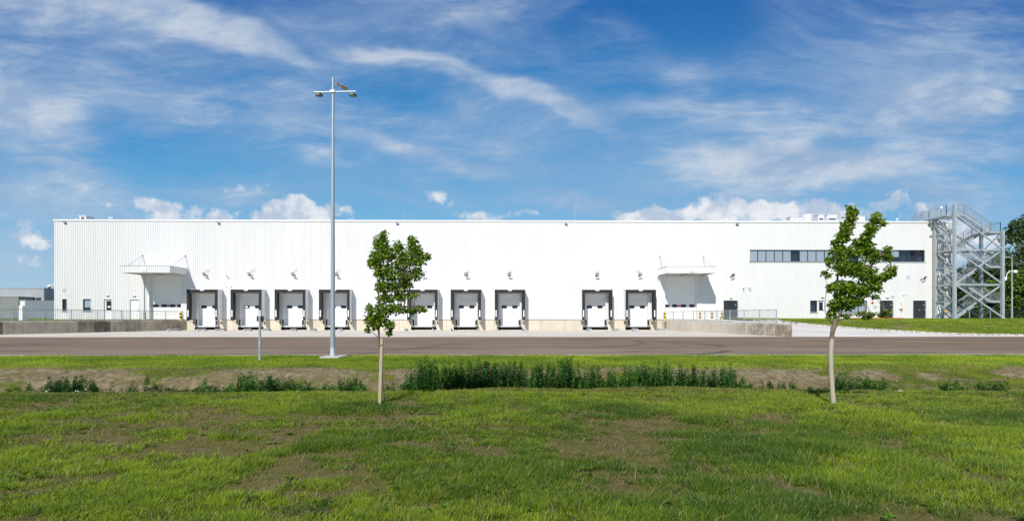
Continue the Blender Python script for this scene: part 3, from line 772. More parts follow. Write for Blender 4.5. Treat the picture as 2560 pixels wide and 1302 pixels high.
# ------------------------------------------------------------------ canopies
CD = 3.1
def canopy(pxa, pxb, label, rods):
    xa, xb = atY(pxa, 665, FY - CD).x, atY(pxb, 665, FY - CD).x
    zt, zb = atY(1280, 665.2, FY - CD).z, atY(1280, 682.2, FY - CD).z
    r = empty('canopy', ((xa + xb) / 2, FY - CD, zb)); tag(r, label, 'canopy', 'canopies over the two wide doors')
    b = MB(); corr(b, xa, xb, zb, zt, FY - CD)
    b.add([(xa, FY - CD + .05, zb), (xb, FY - CD + .05, zb), (xb, FY - CD + .05, zt), (xa, FY - CD + .05, zt)], [(0, 1, 2, 3)])
    corr(b, FY - CD, FY - .01, zb, zt, xa, 1, 1); corr(b, FY - CD, FY - .01, zb, zt, xb, 1, -1)
    b.build('fascia', M['clad'], r)
    b = MB(); b.box(xa - .02, xb + .02, FY - CD - .02, FY - CD + .03, zt, zt + .025)
    b.box(xa - .02, xa + .03, FY - CD + .031, FY - .01, zt, zt + .025); b.box(xb - .03, xb + .02, FY - CD + .031, FY - .01, zt, zt + .025)
    b.build('trim', M['steel_dull'], r)
    b = MB(); k = xa
    n = int((xb - xa) / .25); w_ = (xb - xa - .1) / n
    for i in range(n):    # soffit sheet with deep ribs
        x = xa + .05 + i * w_; b.box(x, x + w_ * .55, FY - CD + .06, FY - .02, zb + .10, zb + .13); b.box(x + w_ * .55, x + w_, FY - CD + .06, FY - .02, zb + .16, zb + .19)
    b.box(xa + .05, xb - .05, FY - CD + .06, FY - .02, zt - .12, zt - .08)
    b.build('soffit', M['clad_grey'], r)
    for x in (xa + .35, (xa + xb) / 2, xb - .35):
        b = MB(); b.box(x - .05, x + .05, FY - CD + .06, FY - .02, zb - .005, zb + .095); b.build('beam', M['steel_dull'], r)
    for (apx, apy, fpx) in rods:
        A = atY(apx, apy, FY); A.y = FY - .04
        f = Vector((A.x, FY - CD + .55, zt - .08)); c = Vector((A.x, FY - .9, zt - .08))
        b = MB(); b.tube([A, f], .026, 6); b.build('tie_rod', M['plaster_grey'], r)
        b = MB(); b.tube([A, c], .018, 6); b.box(A.x - .07, A.x + .07, FY - .035, FY - .001, A.z - .09, A.z + .07); b.build('tie_rod', M['plaster_grey'], r)
    return r, (xa, xb, zb, zt)
c1_, cb1 = canopy(300, 424.5, 'white corrugated canopy with the W1 sign over the left wide door', [(357, 638.5, 0), (464, 639, 0)])
c2_, cb2 = canopy(1667.2, 1791, 'white corrugated canopy with the W11 sign over the right wide door', [(1648.8, 640.5, 0), (1757, 641, 0)])

# ------------------------------------------------------------------ loading docks
def make_dock():
    r = empty('loading_dock')
    hw = 1.715; D = 1.0; zt = 4.62; zb = 1.13; hb = 4.23
    b = MB(); b.box(-hw, -hw + .04, -D, -.001, zb, zt - .04); b.box(hw - .04, hw, -D, -.001, zb, zt - .04)
    b.box(-hw - .03, hw + .03, -D - .02, -.001, zt - .038, zt); b.build('shelter_hood', M['clad_grey'], r)
    b = MB()   # head curtain, slightly swept inwards
    b.hexa([(-hw + .0, -D - .05, hb + .01), (hw - .0, -D - .05, hb + .01), (hw - .0, -D - .012, hb), (-hw + .0, -D - .012, hb),
            (-hw + .0, -D - .06, zt - .045), (hw, -D - .06, zt - .045), (hw, -D - .021, zt - .045), (-hw, -D - .021, zt - .045)])
    b.add([(-hw + .05, -D - .012, hb), (hw - .05, -D - .012, hb), (hw - .1, -D + .38, hb + .10), (-hw + .1, -D + .38, hb + .10)], [(0, 1, 2, 3)])
    b.build('head_curtain', M['rubber'], r)
    rn = random.Random(3)
    for s in (-1, 1):
        b = MB(); n = 12
        inn = [1.43 - .035 * sin(pi * k / n) + (.05 if k == 0 else 0) for k in range(n + 1)]
        zs = [zb + .03 + (hb - zb - .034) * k / n for k in range(n + 1)]
        vs = []; fs = []
        for k in range(n + 1):
            o_, i_ = s * hw, s * inn[k]
            vs += [(o_, -D - .045, zs[k]), (i_, -D - .05, zs[k]), (i_ - s * .06, -D + .32, zs[k]), (i_ - s * .03, -D + .34, zs[k]), (i_ + s * .05, -D - .01, zs[k]), (o_, -D - .01, zs[k])]
        for k in range(n):
            for j in range(6):
                q = (k * 6 + j, k * 6 + (j + 1) % 6, (k + 1) * 6 + (j + 1) % 6, (k + 1) * 6 + j); fs.append(q if s > 0 else q[::-1])
        fs.append(tuple(range(6))); fs.append(tuple(n * 6 + j for j in range(6)))
        b.add(vs, fs); b.build('side_curtain', M['rubber'], r)
        b = MB(); b.box(s * 1.62, s * 1.50, -D - .062, -D - .051, 1.52, 2.28); b.build('marker_strip', M['sign_white'], r)
        b = MB(); b.box(s * 1.73, s * 1.55, -D - .03, -D + .12, zb - .08, zb + .10); b.build('corner_bracket', M['steel_dull'], r)
        b = MB(); b.bar((s * 1.64, -D + .06, zb - .06), (s * 1.56, -.03, .86), .06, .03); b.box(s * 1.52, s * 1.60, -.05, .049, .72, .98)
        b.build('support_strut', M['black_paint'], r)
        b = MB(); b.box(s * 1.02, s * 1.22, -.22, .04, .60, 1.17); b.build('bumper', M['rubber'], r, bevel=.05)
        b = MB(); b.box(s * .985, s * 1.019, -.20, .04, .46, 1.19); b.box(s * 1.221, s * 1.25, -.20, .04, .52, 1.19); b.build('bumper_plate', M['steel'], r)
    b = MB(); b.box(-.22, .22, -D - .078, -D - .061, 4.44, 4.56); b.build('marker_strip', M['sign_white'], r)
    d = sectional_door(r, -1.15, 1.15, .53, DT, 0, (-.61, .61), 2.66, rec=.42, name='door')
    b = MB(); b.box(-1.14, 1.14, -.10, .40, .44, .525); b.box(-1.0, 1.0, -.16, -.101, .365, .50); b.build('dock_leveller', M['steel_light'], r)
    b = MB(); b.box(-1.46, 1.46, .52, .54, .02, .38); b.box(-1.48, -1.46, .06, .52, .04, .36); b.box(1.46, 1.48, .06, .52, .04, .36)
    b.box(-1.46, 1.46, .301, .52, .36, .38); b.box(-1.46, 1.46, .06, .52, .02, .04); b.box(-1.30, 1.30, .07, .10, .05, .355)
    b.build('leveller_pit', M['void'], r)
    return r
proto = make_dock()
docks = []
for i, x in enumerate(DOCK_X):
    o = proto if i == 0 else copy_tree(proto)
    docks.append(o)
nums = [2, 3, 4, 5, 6, 7, 8, 9, 10]
for o, x, nn in zip(docks, DOCK_X, nums):
    o.location = (x, FY, 0)
    tag(o, f'loading dock with black curtains and white door below the W{nn} sign', 'loading dock', 'loading docks along the warehouse wall')
b = MB(); b.box(-.12, .2, FY*0 - .012, -.002, -.08, .08)
# paper behind a pane of the second dock's door
b = MB(); dx = DOCK_X[1]; b.box(dx - .80, dx - .48, FY + .375, FY + .39, 2.58, 2.76); b.build('paper_notice', M['paper'], docks[1])

# wheel guides
def make_guide():
    r = empty('wheel_guide')
    b = MB(); b.tube([(0.02, -1.05, -.02), (0, -1.0, .12), (0, -.88, .20), (0, 0, .205), (0, .88, .20), (0, 1.0, .12), (0, 1.03, -.02)], .085, 10)
    b.build('guide_tube', M['steel'], r)
    b = MB(); b.box(-.14, .14, -1.17, -.9, .0, .02); b.box(-.14, .14, .9, 1.15, .0, .02); b.build('base_plate', M['steel_dull'], r)
    return r
gp = make_guide(); first = True
for x, nn in zip(DOCK_X, nums):
    for s, sd, rot in ((-1, 'left', 1.5), (1, 'right', 6.0)):
        o = gp if first else copy_tree(gp); first = False
        o.location = (x + s * 1.42 + (.06 if s > 0 else 0), 53.3, .004); o.rotation_euler = (0, 0, radians(rot))
        tag(o, f'low bent steel wheel guide on the yard, {sd} one before the W{nn} dock', 'wheel guide', 'wheel guides in front of the docks')

# ------------------------------------------------------------------ dock signs
def sign(num, cx, cz, y, below=True):
    r = empty('dock_sign', (cx, y, cz)); tag(r, f'small square white sign reading W{num}', 'sign', 'numbered signs of the docks')
    b = MB(); b.box(cx - .24, cx + .24, y - .045, y - .02, cz - .22, cz + .22); b.build('plate', M['sign_white'], r)
    cu = bpy.data.curves.new('lettering', 'FONT'); cu.body = f'W{num}'; cu.size = .20; cu.extrude = .002; cu.align_x = 'CENTER'
    cu.materials.append(M['text'])
    tmp = bpy.data.objects.new('tmp', cu); me = bpy.data.meshes.new_from_object(tmp); bpy.data.objects.remove(tmp)
    t = bpy.data.objects.new('lettering', me); COL.objects.link(t); t.parent = r
    t.location = (.02, -.049, -.135); t.rotation_euler = (radians(90), 0, 0)
    b = MB()
    for dxx in (-.12, .12): b.box(cx + dxx - .035, cx + dxx + .035, y - .04, y - .001, cz - .252, cz - .222)
    b.build('bracket', M['steel_dull'], r)
for num, px, py in ((2, 518.1, 673.3), (3, 629.6, 673.3), (4, 736.8, 673.5), (5, 843.7, 673.5), (6, 1061.3, 674.6), (7, 1169.2, 674.6), (8, 1275, 674.8), (9, 1492.6, 675), (10, 1594.7, 673.8)):
    sign(num, FX(px), FZ(py), FY)
p = atY(360.5, 673.5, FY - CD); sign(1, p.x, p.z, FY - CD)
p = atY(1731, 674.6, FY - CD); sign(11, p.x, p.z, FY - CD)

# ------------------------------------------------------------------ floodlights, cameras, small fittings
def make_flood():
    r = empty('floodlight')
    b = MB(); b.box(-.05, .05, -.12, -.001, -.07, .07); b.tube([(0, -.1, 0), (0, -.38, .04)], .025, 8); b.build('bracket', M['lamp_dark'], r)
    # housing: tilted down and forward
    c = Vector((0, -.50, .13)); up = Vector((0, -.55, .84)).normalized(); rt = Vector((1, 0, 0)); nn = rt.cross(up); nn = -nn if nn.y > 0 else nn
    def bx(w_, h_, t0, t1, m, nm, h0=None):
        P = []
        for uu in (-1, 1):
            for (i, t) in ((-1, t0), (1, t0), (1, t1), (-1, t1)): P.append(c + rt * (i * w_ / 2) + up * ((uu * h_ / 2) + (h0 or 0)) + nn * t)
        q = MB(); q.hexa(P); return q.build(nm, m, r)
    bx(.44, .46, -.07, .02, M['lamp_dark'], 'housing'); bx(.30, .24, .021, .028, M['lens'], 'glass', .07)
    q = MB()
    for s in (-1, 1): q.bar((s * .24, -.50, .13), (s * .24, -.36, .03), .03, .02)
    q.bar((-.25, -.36, .03), (.25, -.36, .03), .03, .02); q.build('yoke', M['lamp_dark'], r)
    return r
fp = make_flood(); first = True
for px, py, rz, lab in [(519, 689.5, -38, 'above the W2 dock'), (630.5, 689.5, -33, 'above the W3 dock'), (738.5, 689.5, -28, 'above the W4 dock'), (846, 689.5, -22, 'above the W5 dock'),
        (1059.5, 689.5, -6, 'above the W6 dock'), (1166.5, 689.5, -2, 'above the W7 dock'), (1273, 689.5, 2, 'above the W8 dock'), (1490.5, 690, 6, 'above the W9 dock'),
        (1597, 689.5, 10, 'above the W10 dock'), (1826, 691, 28, 'above the dark double door beside the right canopy'), (2302, 697, 36, 'above the dark double door nearest the stair tower')]:
    o = fp if first else copy_tree(fp); first = False
    o.location = (FX(px), FY, FZ(py)); o.rotation_euler = (0, 0, radians(rz * .7)); o.scale = (.85, .85, .85)
    tag(o, f'small dark floodlight on the white wall {lab}', 'floodlight', 'floodlights on the warehouse wall')
def make_cam():
    r = empty('security_camera')
    b = MB(); b.box(-.06, .06, -.05, -.001, -.04, .10); b.tube([(0, -.04, .03), (0, -.16, .02)], .02, 6); b.build('bracket', M['sign_white'], r)
    b = MB(); b.tube([(0, -.10, .02), (.03, -.36, -.05)], .055, 10); b.build('housing', M['sign_white'], r)
    b = MB(); b.tube([(.03, -.361, -.05), (.031, -.375, -.054)], .045, 10); b.build('lens', M['black_paint'], r)
    return r
cp = make_cam(); first = True
for px, py, rz, lab in [(566, 689, 20, 'between the W2 and W3 docks'), (1644.5, 691.5, -20, 'under the left end of the W11 canopy'), (1858, 718.5, -15, 'left one of the pair right of the dark door'), (1871, 718.5, 15, 'right one of the pair right of the dark door')]:
    o = cp if first else copy_tree(cp); first = False
    o.location = (FX(px), FY, FZ(py)); o.rotation_euler = (0, 0, radians(rz))
    tag(o, f'small white security camera {lab}', 'camera', 'small cameras on the wall')
def junction(px, py, lab):
    x, z = FX(px), FZ(py); r = empty('junction_box', (x, FY, z)); tag(r, lab, 'junction box', 'junction boxes on the wall')
    b = MB(); b.box(x - .06, x + .06, FY - .06, FY - .001, z - .02, z + .10); b.build('casing', M['sign_white'], r)
    b = MB(); b.tube([(x, FY - .03, z - .021), (x, FY - .03, z - .07)], .022, 6); b.build('cable_gland', M['dark'], r)
junction(564.5, 717, 'small white junction box, left of two between the W2 and W3 docks'); junction(577, 717, 'small white junction box, right of two between the W2 and W3 docks')
junction(1428, 718, 'small white junction box, left of two left of the W9 dock'); junction(1441, 718, 'small white junction box, right of two left of the W9 dock')
def wall_light(px, py, lab):
    x, z = FX(px), FZ(py); r = empty('wall_light', (x, FY, z)); tag(r, lab, 'light', 'bulkhead lights above doors')
    b = MB(); b.box(x - .17, x + .17, FY - .12, FY - .001, z + .0, z + .09); b.build('housing', M['frame_white'], r)
    b = MB(); b.box(x - .15, x + .15, FY - .11, FY - .01, z - .035, z - .001); b.build('diffuser', M['plaster_grey'], r)
wall_light(269, 739.5, 'small bulkhead light above the glazed white door at left'); wall_light(335.5, 740.5, 'small bulkhead light above the plain white door at left')
wall_light(1827, 745, 'small bulkhead light above the dark door beside the right ramp'); wall_light(2056, 743, 'small bulkhead light above the white door behind the right tree')
wall_light(2218, 743.5, 'small bulkhead light above the middle dark double door')
# alarm sounder, gas meter, gas pipe, red hose, round wall lamp
x, z = FX(2181), FZ(756); r = empty('alarm_sounder', (x, FY, z)); tag(r, 'round red alarm sounder on the white wall', 'alarm')
b = MB(); b.tube([(x, FY - .001, z), (x, FY - .05, z), (x, FY - .09, z)], [.12, .12, .09], 16); b.build('housing', M['red'], r)
b = MB(); b.tube([(x, FY - .091, z), (x, FY - .105, z)], [.04, .03], 12); b.build('horn', M['dark'], r)
x, z = FX(2260), FZ(736); r = empty('round_lamp', (x, FY, z)); tag(r, 'round white lamp high on the wall between the right double doors', 'lamp')
b = MB(); b.tube([(x, FY - .001, z), (x, FY - .04, z)], .11, 16); b.build('base', M['frame_white'], r)
b = MB(); b.tube([(x, FY - .041, z), (x, FY - .08, z), (x, FY - .10, z)], [.10, .08, .04], 16); b.build('diffuser', M['sign_white'], r)
x, z = FX(2252.5), FZ(768); r = empty('gas_meter', (x, FY, z)); tag(r, 'gas valve box with yellow pipe stubs between two dark double doors', 'gas meter')
b = MB(); b.box(x - .20, x + .12, FY - .16, FY - .001, z - .16, z + .16); b.build('casing', M['sign_white'], r)
b = MB(); b.box(x + .001, x + .10, FY - .17, FY - .161, z - .12, z + .12); b.build('yellow_label', M['gas_yellow'], r)
b = MB(); b.tube([(x - .03, FY - .08, z + .16), (x - .03, FY - .08, z + .50), (x - .03, FY, z + .56)], .035, 8); b.tube([(x, FY - .08, z - .16), (x, FY - .08, z - .55)], .035, 8)
b.build('pipe', M['gas_yellow'], r)
b = MB(); b.tube([(x + .0, FY - .1, z - .34), (x + .0, FY - .1, z - .2)], .07, 8); b.build('valve', M['red'], r)
b = MB(); x = FX(2330); b.tube([(x, FY - .10, FZ(745)), (x, FY - .10, FZ(532))], .028, 8)
for zz in (5, 7, 9, 11): b.box(x - .05, x + .05, FY - .10, FY - .0, zz, zz + .04)
o = b.build('gas_pipe', mat('pale_yellow_pipe', (.72, .62, .36), .5)); tag(o, 'thin pale yellow gas pipe up the wall beside the stair tower', 'pipe')
b = MB(); p0, p1 = FX(2112), FX(2252)
b.tube([(p0 + (p1 - p0) * k / 14, FY - .45 + .05 * sin(k * 1.7), lawn_h(np.array([p0]), np.array([FY - .4]))[0] + .05) for k in range(15)], .045, 8)
o = b.build('red_hose', M['red']); tag(o, 'red hose lying along the foot of the wall on the lawn', 'hose')

# domed camera on the left corner
x, z = X0, FZ(713); r = empty('dome_camera', (x, FY, z)); tag(r, 'white dome camera on a bracket at the left corner of the warehouse', 'camera')
b = MB(); b.tube([(x - .001, FY + .2, z), (x - .25, FY + .1, z + .04), (x - .40, FY, z + .02), (x - .5, FY - .02, z - .03)], .035, 8); b.build('arm', M['sign_white'], r)
b = MB(); b.tube([(x - .5, FY - .02, z + .0), (x - .5, FY - .02, z - .06), (x - .5, FY - .02, z - .22)], [.06, .17, .18], 14); b.build('housing', M['sign_white'], r)
b = MB(); b.tube([(x - .5, FY - .02, z - .221), (x - .5, FY - .02, z - .32), (x - .5, FY - .02, z - .38)], [.16, .13, .05], 14); b.build('dome', M['dark_glass'], r)

# ------------------------------------------------------------------ bollards
def make_bollard():
    r = empty('bollard')
    b = MB(); b.tube([(0, 0, -.05), (0, 0, .93), (0, 0, .96)], [.115, .115, .08], 14); b.build('post', M['yellow'], r)
    for z in (.24, .60):
        b = MB(); b.tube([(0, 0, z), (0, 0, z + .18)], .1175, 14); b.build('black_band', M['black_paint'], r)
    return r
bp_ = make_bollard(); first = True
for px, Y, lab in [(361.7, 55.2, 'striped bollard left of the W1 door'), (451.6, 55.2, 'striped bollard right of the W1 door'), (1661.5, 55.0, 'leftmost striped bollard behind the right railing'),
        (1750, 55.4, 'striped bollard by the downpipe right of the W11 door'), (1780, 54.6, 'striped bollard midway between the W11 door and the dark door'), (1805.5, 54.6, 'rightmost striped bollard, touching the dark double door')]:
    o = bp_ if first else copy_tree(bp_); first = False
    p = atY(px, 790, Y); o.location = (p.x, Y, 1.17); tag(o, 'yellow and black ' + lab, 'bollard', 'yellow and black bollards')
# platforms: concrete surface in front of the wide doors and left bank
b = MB()
b.add([(LW[0].x - .56, 56.99, 1.205), (-39.9, 56.99, 1.205), (-44.5, 54.0, 1.205), (wall_x(LW, 52) - .56, 52, 1.2)], [(0, 1, 2, 3)])
b.build('platform', M['drive'])['kind'] = 'structure'

# ------------------------------------------------------------------ roof equipment
def rod(px, ptop, lab):
    b = MB(); Y = FY + 1.2; p = atY(px, ptop, Y); b.tube([(p.x, Y, ZT - .3), (p.x, Y, p.z)], [.03, .012], 6)
    b.box(p.x - .12, p.x + .12, Y - .12, Y + .12, ZT - .26, ZT - .18)
    o = b.build('lightning_rod', M['steel_light']); tag(o, lab, 'lightning rod', 'lightning rods on the roof')
rod(166, 514, 'thin lightning rod near the left end of the roof'); rod(584.5, 523, 'thin lightning rod on the roof between the W2 and W3 docks')
rod(1010, 523, 'thin lightning rod on the roof above the left tree'); rod(1437, 513, 'thin lightning rod on the roof left of the W9 dock')
rod(1958, 500, 'tallest thin lightning rod, on the roof left of the silver duct'); rod(2063, 512, 'thin lightning rod between the white roof units')
RZ = ZT - .25
def unit(px0, px1, ptop, Y, dep, lab, windows=(), m='coping'):
    a, c = atY(px0, ptop, Y), atY(px1, ptop, Y)
    r = empty('roof_unit', ((a.x + c.x) / 2, Y, RZ)); tag(r, lab, 'roof unit', 'units on the roof')
    b = MB(); b.box(a.x, c.x, Y, Y + dep, RZ, a.z); b.build('casing', M[m], r)
    b = MB(); b.box(a.x - .05, c.x + .05, Y - .05, Y + dep + .05, a.z + .001, a.z + .06); b.build('lid', M[m], r)
    for (q0, q1, t0, t1) in windows:
        e, f = atY(q0, t0, Y), atY(q1, t1, Y); b = MB(); b.box(e.x, f.x, Y - .02, Y - .001, f.z, e.z); b.build('panel', M['sky_glass'], r)
unit(199, 215, 540, 60, 1.2, 'boxy white roof unit with a grey face near the left end', [(203, 211, 542, 548.5)])
unit(2046, 2060, 537.2, 66, 2, 'small white roof unit with a glass strip beside the silver duct', [(2048, 2058, 545, 550)])
unit(2068.5, 2092.5, 537.2, 66, 2, 'wide white roof unit with a glass strip left of the right tree', [(2071, 2090, 545, 550)])
unit(2138, 2162, 541.2, 66, 2, 'plain white roof unit between the two tops of the right tree')
unit(1976, 1988, 542.5, 70, 1, 'pale grey roof unit left of the silver duct', m='frame_white')
# silver curved duct
p = atY(2028, 533, 64); r = empty('roof_duct', (p.x, 64, RZ)); tag(r, 'curved silver ventilation duct on the roof', 'duct')
z0, z1 = RZ, p.z; b = MB(); rr = .85
b.tube([(p.x, 64.9, z0), (p.x, 64.9, z1 - .25), (p.x, 64.9, z1 - .05), (p.x, 64.9, z1)], [rr, rr, rr * .9, rr * .6], 24); b.build('duct_drum', M['steel_light'], r)
b = MB(); b.tube([(p.x - .5, 64.9, z1 - .75), (p.x - 1.4, 64.9, z1 - .9), (p.x - 2.2, 64.9, z1 - 1.3), (p.x - 2.6, 64.9, z0)], [.42, .42, .42, .42], 14); b.build('duct_elbow', M['steel_light'], r)
def cowl(px, py, lab, rad=.12):
    p = atY(px, py, 60); b = MB(); b.tube([(p.x, 60, RZ), (p.x, 60, p.z - .16)], .06, 8); b.tube([(p.x, 60, p.z - .17), (p.x, 60, p.z - .08), (p.x, 60, p.z)], [rad, rad, rad * .5], 12)
    o = b.build('roof_cowl', M['coping']); tag(o, lab, 'roof vent', 'small vents on the roof')
cowl(1810, 548, 'small white roof cowl, left one of the pair right of centre'); cowl(1818, 547.5, 'small white roof cowl, right one of the pair right of centre')
cowl(274.5, 542.5, 'small white roof cowl, left one of the pair near the left end'); cowl(281, 543, 'small white roof cowl, right one of the pair near the left end'); cowl(2243, 546, 'small white roof cowl right of the right tree')
cowl(190, 547, 'low white roof cowl beside the boxy unit at left', .15)

# ------------------------------------------------------------------ stair tower
TYb, TYf = FY - .35, FY - 2.75           # rear and front column rows
XL = (atY(2388, 700, TYf).x + atY(2336.5, 700, TYb).x) / 2; XR = (atY(2507, 700, TYf).x + atY(2452, 700, TYb).x) / 2
ZG = hz(52, 55) + .15
L3 = atY(2400, 535, TYf).z; STEP = (L3 - ZG) / 3
st = empty('stair_tower', ((XL + XR) / 2, (TYb + TYf) / 2, ZG)); tag(st, 'galvanised steel outdoor stair tower with crossed braces at the right end', 'stair tower')
def beamI(b, a, c, hgt_=.16, wd=.10): b.bar(a, c, wd, hgt_)
for (x, y, zt) in ((XL, TYf, L3 + 1.05), (XR, TYf, L3 - STEP / 2 + .05), (XL, TYb, L3 + .05), (XR, TYb, L3 - STEP / 2 - .1)):
    b = MB(); hw_ = .13
    b.box(x - hw_, x + hw_, y - hw_, y - hw_ + .03, ZG - .3, zt); b.box(x - hw_, x + hw_, y + hw_ - .03, y + hw_, ZG - .3, zt); b.box(x - .02, x + .02, y - hw_ + .03, y + hw_ - .03, ZG - .3, zt)
    b.box(x - hw_, x - hw_ + .02, y - hw_ + .031, y + hw_ - .031, ZG - .3, zt)
    b.box(x - .22, x + .22, y - .22, y + .22, ZG - .1, ZG + .03)
    b.build('column', M['steel'], st)
lv = [ZG + STEP, ZG + 2 * STEP]
for z in lv:
    for y in (TYf, TYb):
        b = MB(); b.box(XL + .131, XR - .131, y - .05, y + .05, z - .2, z - .03); b.build('beam', M['steel'], st)
    for x in (XL, XR):
        b = MB(); b.box(x - .05, x + .05, TYf + .131, TYb - .131, z - .2, z - .03); b.build('beam', M['steel'], st)
for z in (L3,):
    b = MB(); b.box(XL - .05, XL + .05, TYf + .131, TYb - .131, z - .2, z - .03); b.build('beam', M['steel'], st)
for k in range(3):
    zc = ZG + (k + .5) * STEP
    b = MB(); b.box(XL - .04, XL + .04, TYf + .131, TYb - .131, zc - .12, zc); b.build('beam', M['steel'], st)
    b = MB(); b.box(XR - .05, XR + .05, TYf + .131, TYb - .131, zc - .2, zc - .03); b.build('beam', M['steel'], st)
def brace(a, c, wd=.13):
    b = MB(); b.bar(a, c, wd * .6, wd); b.build('brace', M['steel'], st)
zs = [ZG + .15, lv[0] - .22, lv[0] - .02, lv[1] - .22, lv[1] - .02, L3 - .15]
for i in range(3):
    lo_, hi_ = zs[2 * i], zs[2 * i + 1]
    brace((XL + .13, TYf - .09, hi_), (XR - .13, TYf - .09, lo_), .15)
    if i < 2: brace((XL + .13, TYf + .09, lo_), (XR - .13, TYf + .09, hi_), .15)
    brace((XL + .13, TYb + .1, hi_ if i < 2 else hi_ - .2), (XR - .13, TYb + .1, lo_), .11)
    if i < 2: brace((XL + .13, TYb + .16, lo_), (XR - .13, TYb + .16, hi_), .11)
    mid = (lo_ + hi_) / 2
    brace((XL + .06, TYb - .13, hi_), (XL + .06, TYf + .13, mid), .13); brace((XL - .06, TYb - .13, mid), (XL - .06, TYf + .13, hi_), .05)
    brace((XL + .06, TYb - .13, mid), (XL + .06, TYf + .13, lo_), .13); brace((XL - .06, TYb - .13, lo_), (XL - .06, TYf + .13, mid), .05)
    if i < 2: brace((XR, TYb - .13, hi_), (XR, TYf + .13, mid), .08); 
    brace((XR, TYb - .13, lo_), (XR, TYf + .13, mid), .08)
LX0, LX1 = XL + 1.25, XR - 1.20     # flights run between these
YM = (TYf + TYb) / 2
def grating(name, x0, x1, y0, y1, z, par):
    b = MB(); n = int((x1 - x0) / .10)
    for i in range(n + 1):
        x = x0 + (x1 - x0) * i / n; b.box(x - .008, x + .008, y0 + .051, y1 - .051, z - .035, z)
    m_ = int((y1 - y0) / .12)
    for i in range(1, m_): y = y0 + (y1 - y0) * i / m_; b.box(x0 + .051, x1 - .051, y - .005, y + .005, z - .03, z - .004)
    b.box(x0, x1, y0, y0 + .05, z - .16, z + .05); b.box(x0, x1, y1 - .05, y1, z - .16, z + .05)
    b.box(x0, x0 + .05, y0 + .051, y1 - .051, z - .16, z + .01); b.box(x1 - .05, x1, y0 + .051, y1 - .051, z - .16, z + .01)
    return b.build(name, M['steel'], par)
def rail(par, pts, h=1.05, posts=True, bal=.12):
    b = MB(); P = [Vector(p) for p in pts]
    for z in (h, h - .14): b.tube([p + Vector((0, 0, z)) for p in P], .022 if z == h else .014, 6)
    b.tube([p + Vector((0, 0, .12)) for p in P], .014, 5)
    for a, c in zip(P[:-1], P[1:]):
        L = (c - a).length; n = max(1, int(L / bal)); k = max(1, round(L / 1.2))
        for i in range(n + 1):
            q = a.lerp(c, i / n); b.bar(q + Vector((0, 0, .12)), q + Vector((0, 0, h - .14)), .012, .012)
        for i in range(k + 1):
            q = a.lerp(c, i / k); b.bar(q, q + Vector((0, 0, h)), .045, .045)
    return b.build('handrail', M['steel_dull'], par)
def flight(xa, za, xb, zb, y0, y1):
    par = None
    b = MB()
    for y in (y0 + .02, y1 - .02): b.bar((xa, y, za - .05), (xb, y, zb - .05), .03, .22)
    f = b.build('stair_flight', M['steel'], st)
    n = 10; t = MB()
    for i in range(1, n):
        x = xa + (xb - xa) * i / n; z = za + (zb - za) * i / n; hw_ = abs(xb - xa) / n * .55
        t.box(x - hw_, x + hw_, y0 + .04, y1 - .04, z - .04, z)
    t.build('tread', M['steel'], f)
    for y in (y0 - .02, y1 + .02): rail(f, [(xa, y, za), (xb, y, zb)])
    return f
yf0, yf1 = TYf + .16, YM - .08; yb0, yb1 = YM + .08, TYb - .16
for k in range(3):
    zt_ = ZG + (k + 1) * STEP; zm = zt_ - STEP / 2; zl = zt_ - STEP
    g1 = grating('landing', XL + .1, LX0, TYf + .14, TYb - .14, zt_, st)
    g2 = grating('landing', LX1, XR - .02, TYf + .14, TYb - .14, zm, st)
    rail(g2, [(LX1, TYf + .16, zm), (XR - .05, TYf + .16, zm), (XR - .05, TYb - .16, zm), (LX1, TYb - .16, zm)])
    if k < 2: rail(g1, [(LX0, TYf + .16, zt_), (XL + .12, TYf + .16, zt_), (XL + .12, TYb - .16, zt_), (LX0, TYb - .16, zt_)])
    else: rail(g1, [(LX0, TYf + .16, zt_), (XL + .12, TYf + .16, zt_)]); rail(g1, [(XL + .5, TYb - .16, zt_), (LX0, TYb - .16, zt_)])
    flight(LX0, zt_, LX1, zm, yf0, yf1)
    flight(LX1, zm, LX0, zl, yb0, yb1)
# walkway and steps over the parapet on to the roof
wk = grating('walkway', XL - .60, XL + .12, TYf + .3, FY + 2.0, L3 - .02, st)
rail(wk, [(XL + .12, TYf + .2, L3), (XL - .60, TYf + .35, L3), (XL - .60, FY + 1.9, L3)])
rail(wk, [(XL + .2, TYb - .1, L3), (XL + .2, FY + 1.9, L3)])
b = MB(); 
for y in (FY + .5, FY + 1.6): b.bar((XL - .60, y, L3 - .05), (XL - 1.7, y, ZT - .2), .03, .2)
for i in range(1, 6): x = XL - .60 - 1.1 * i / 6; z = L3 - (L3 - ZT + .2) * i / 6; b.box(x - .14, x + .14, FY + .52, FY + 1.58, z - .04, z)
rs = b.build('roof_steps', M['steel'], st)
rail(rs, [(XL - .60, FY + .5, L3), (XL - 1.7, FY + .5, ZT - .2)])
rail(rs, [(XL - .60, FY + 1.6, L3), (XL - 1.7, FY + 1.6, ZT - .2)])
b = MB(); p = atY(2356, 525, TYf); b.box(p.x - .13, p.x + .13, TYf + .10, TYf + .12, L3 + .62, L3 + .86); b.build('white_notice', M['sign_white'], st)
b = MB(); p = atY(2380, 777, TYf + .2); b.box(p.x - .12, p.x + .12, TYf + 1.0, TYf + 1.02, p.z - .1, p.z + .1); b.build('yellow_notice', M['yellow'], st)
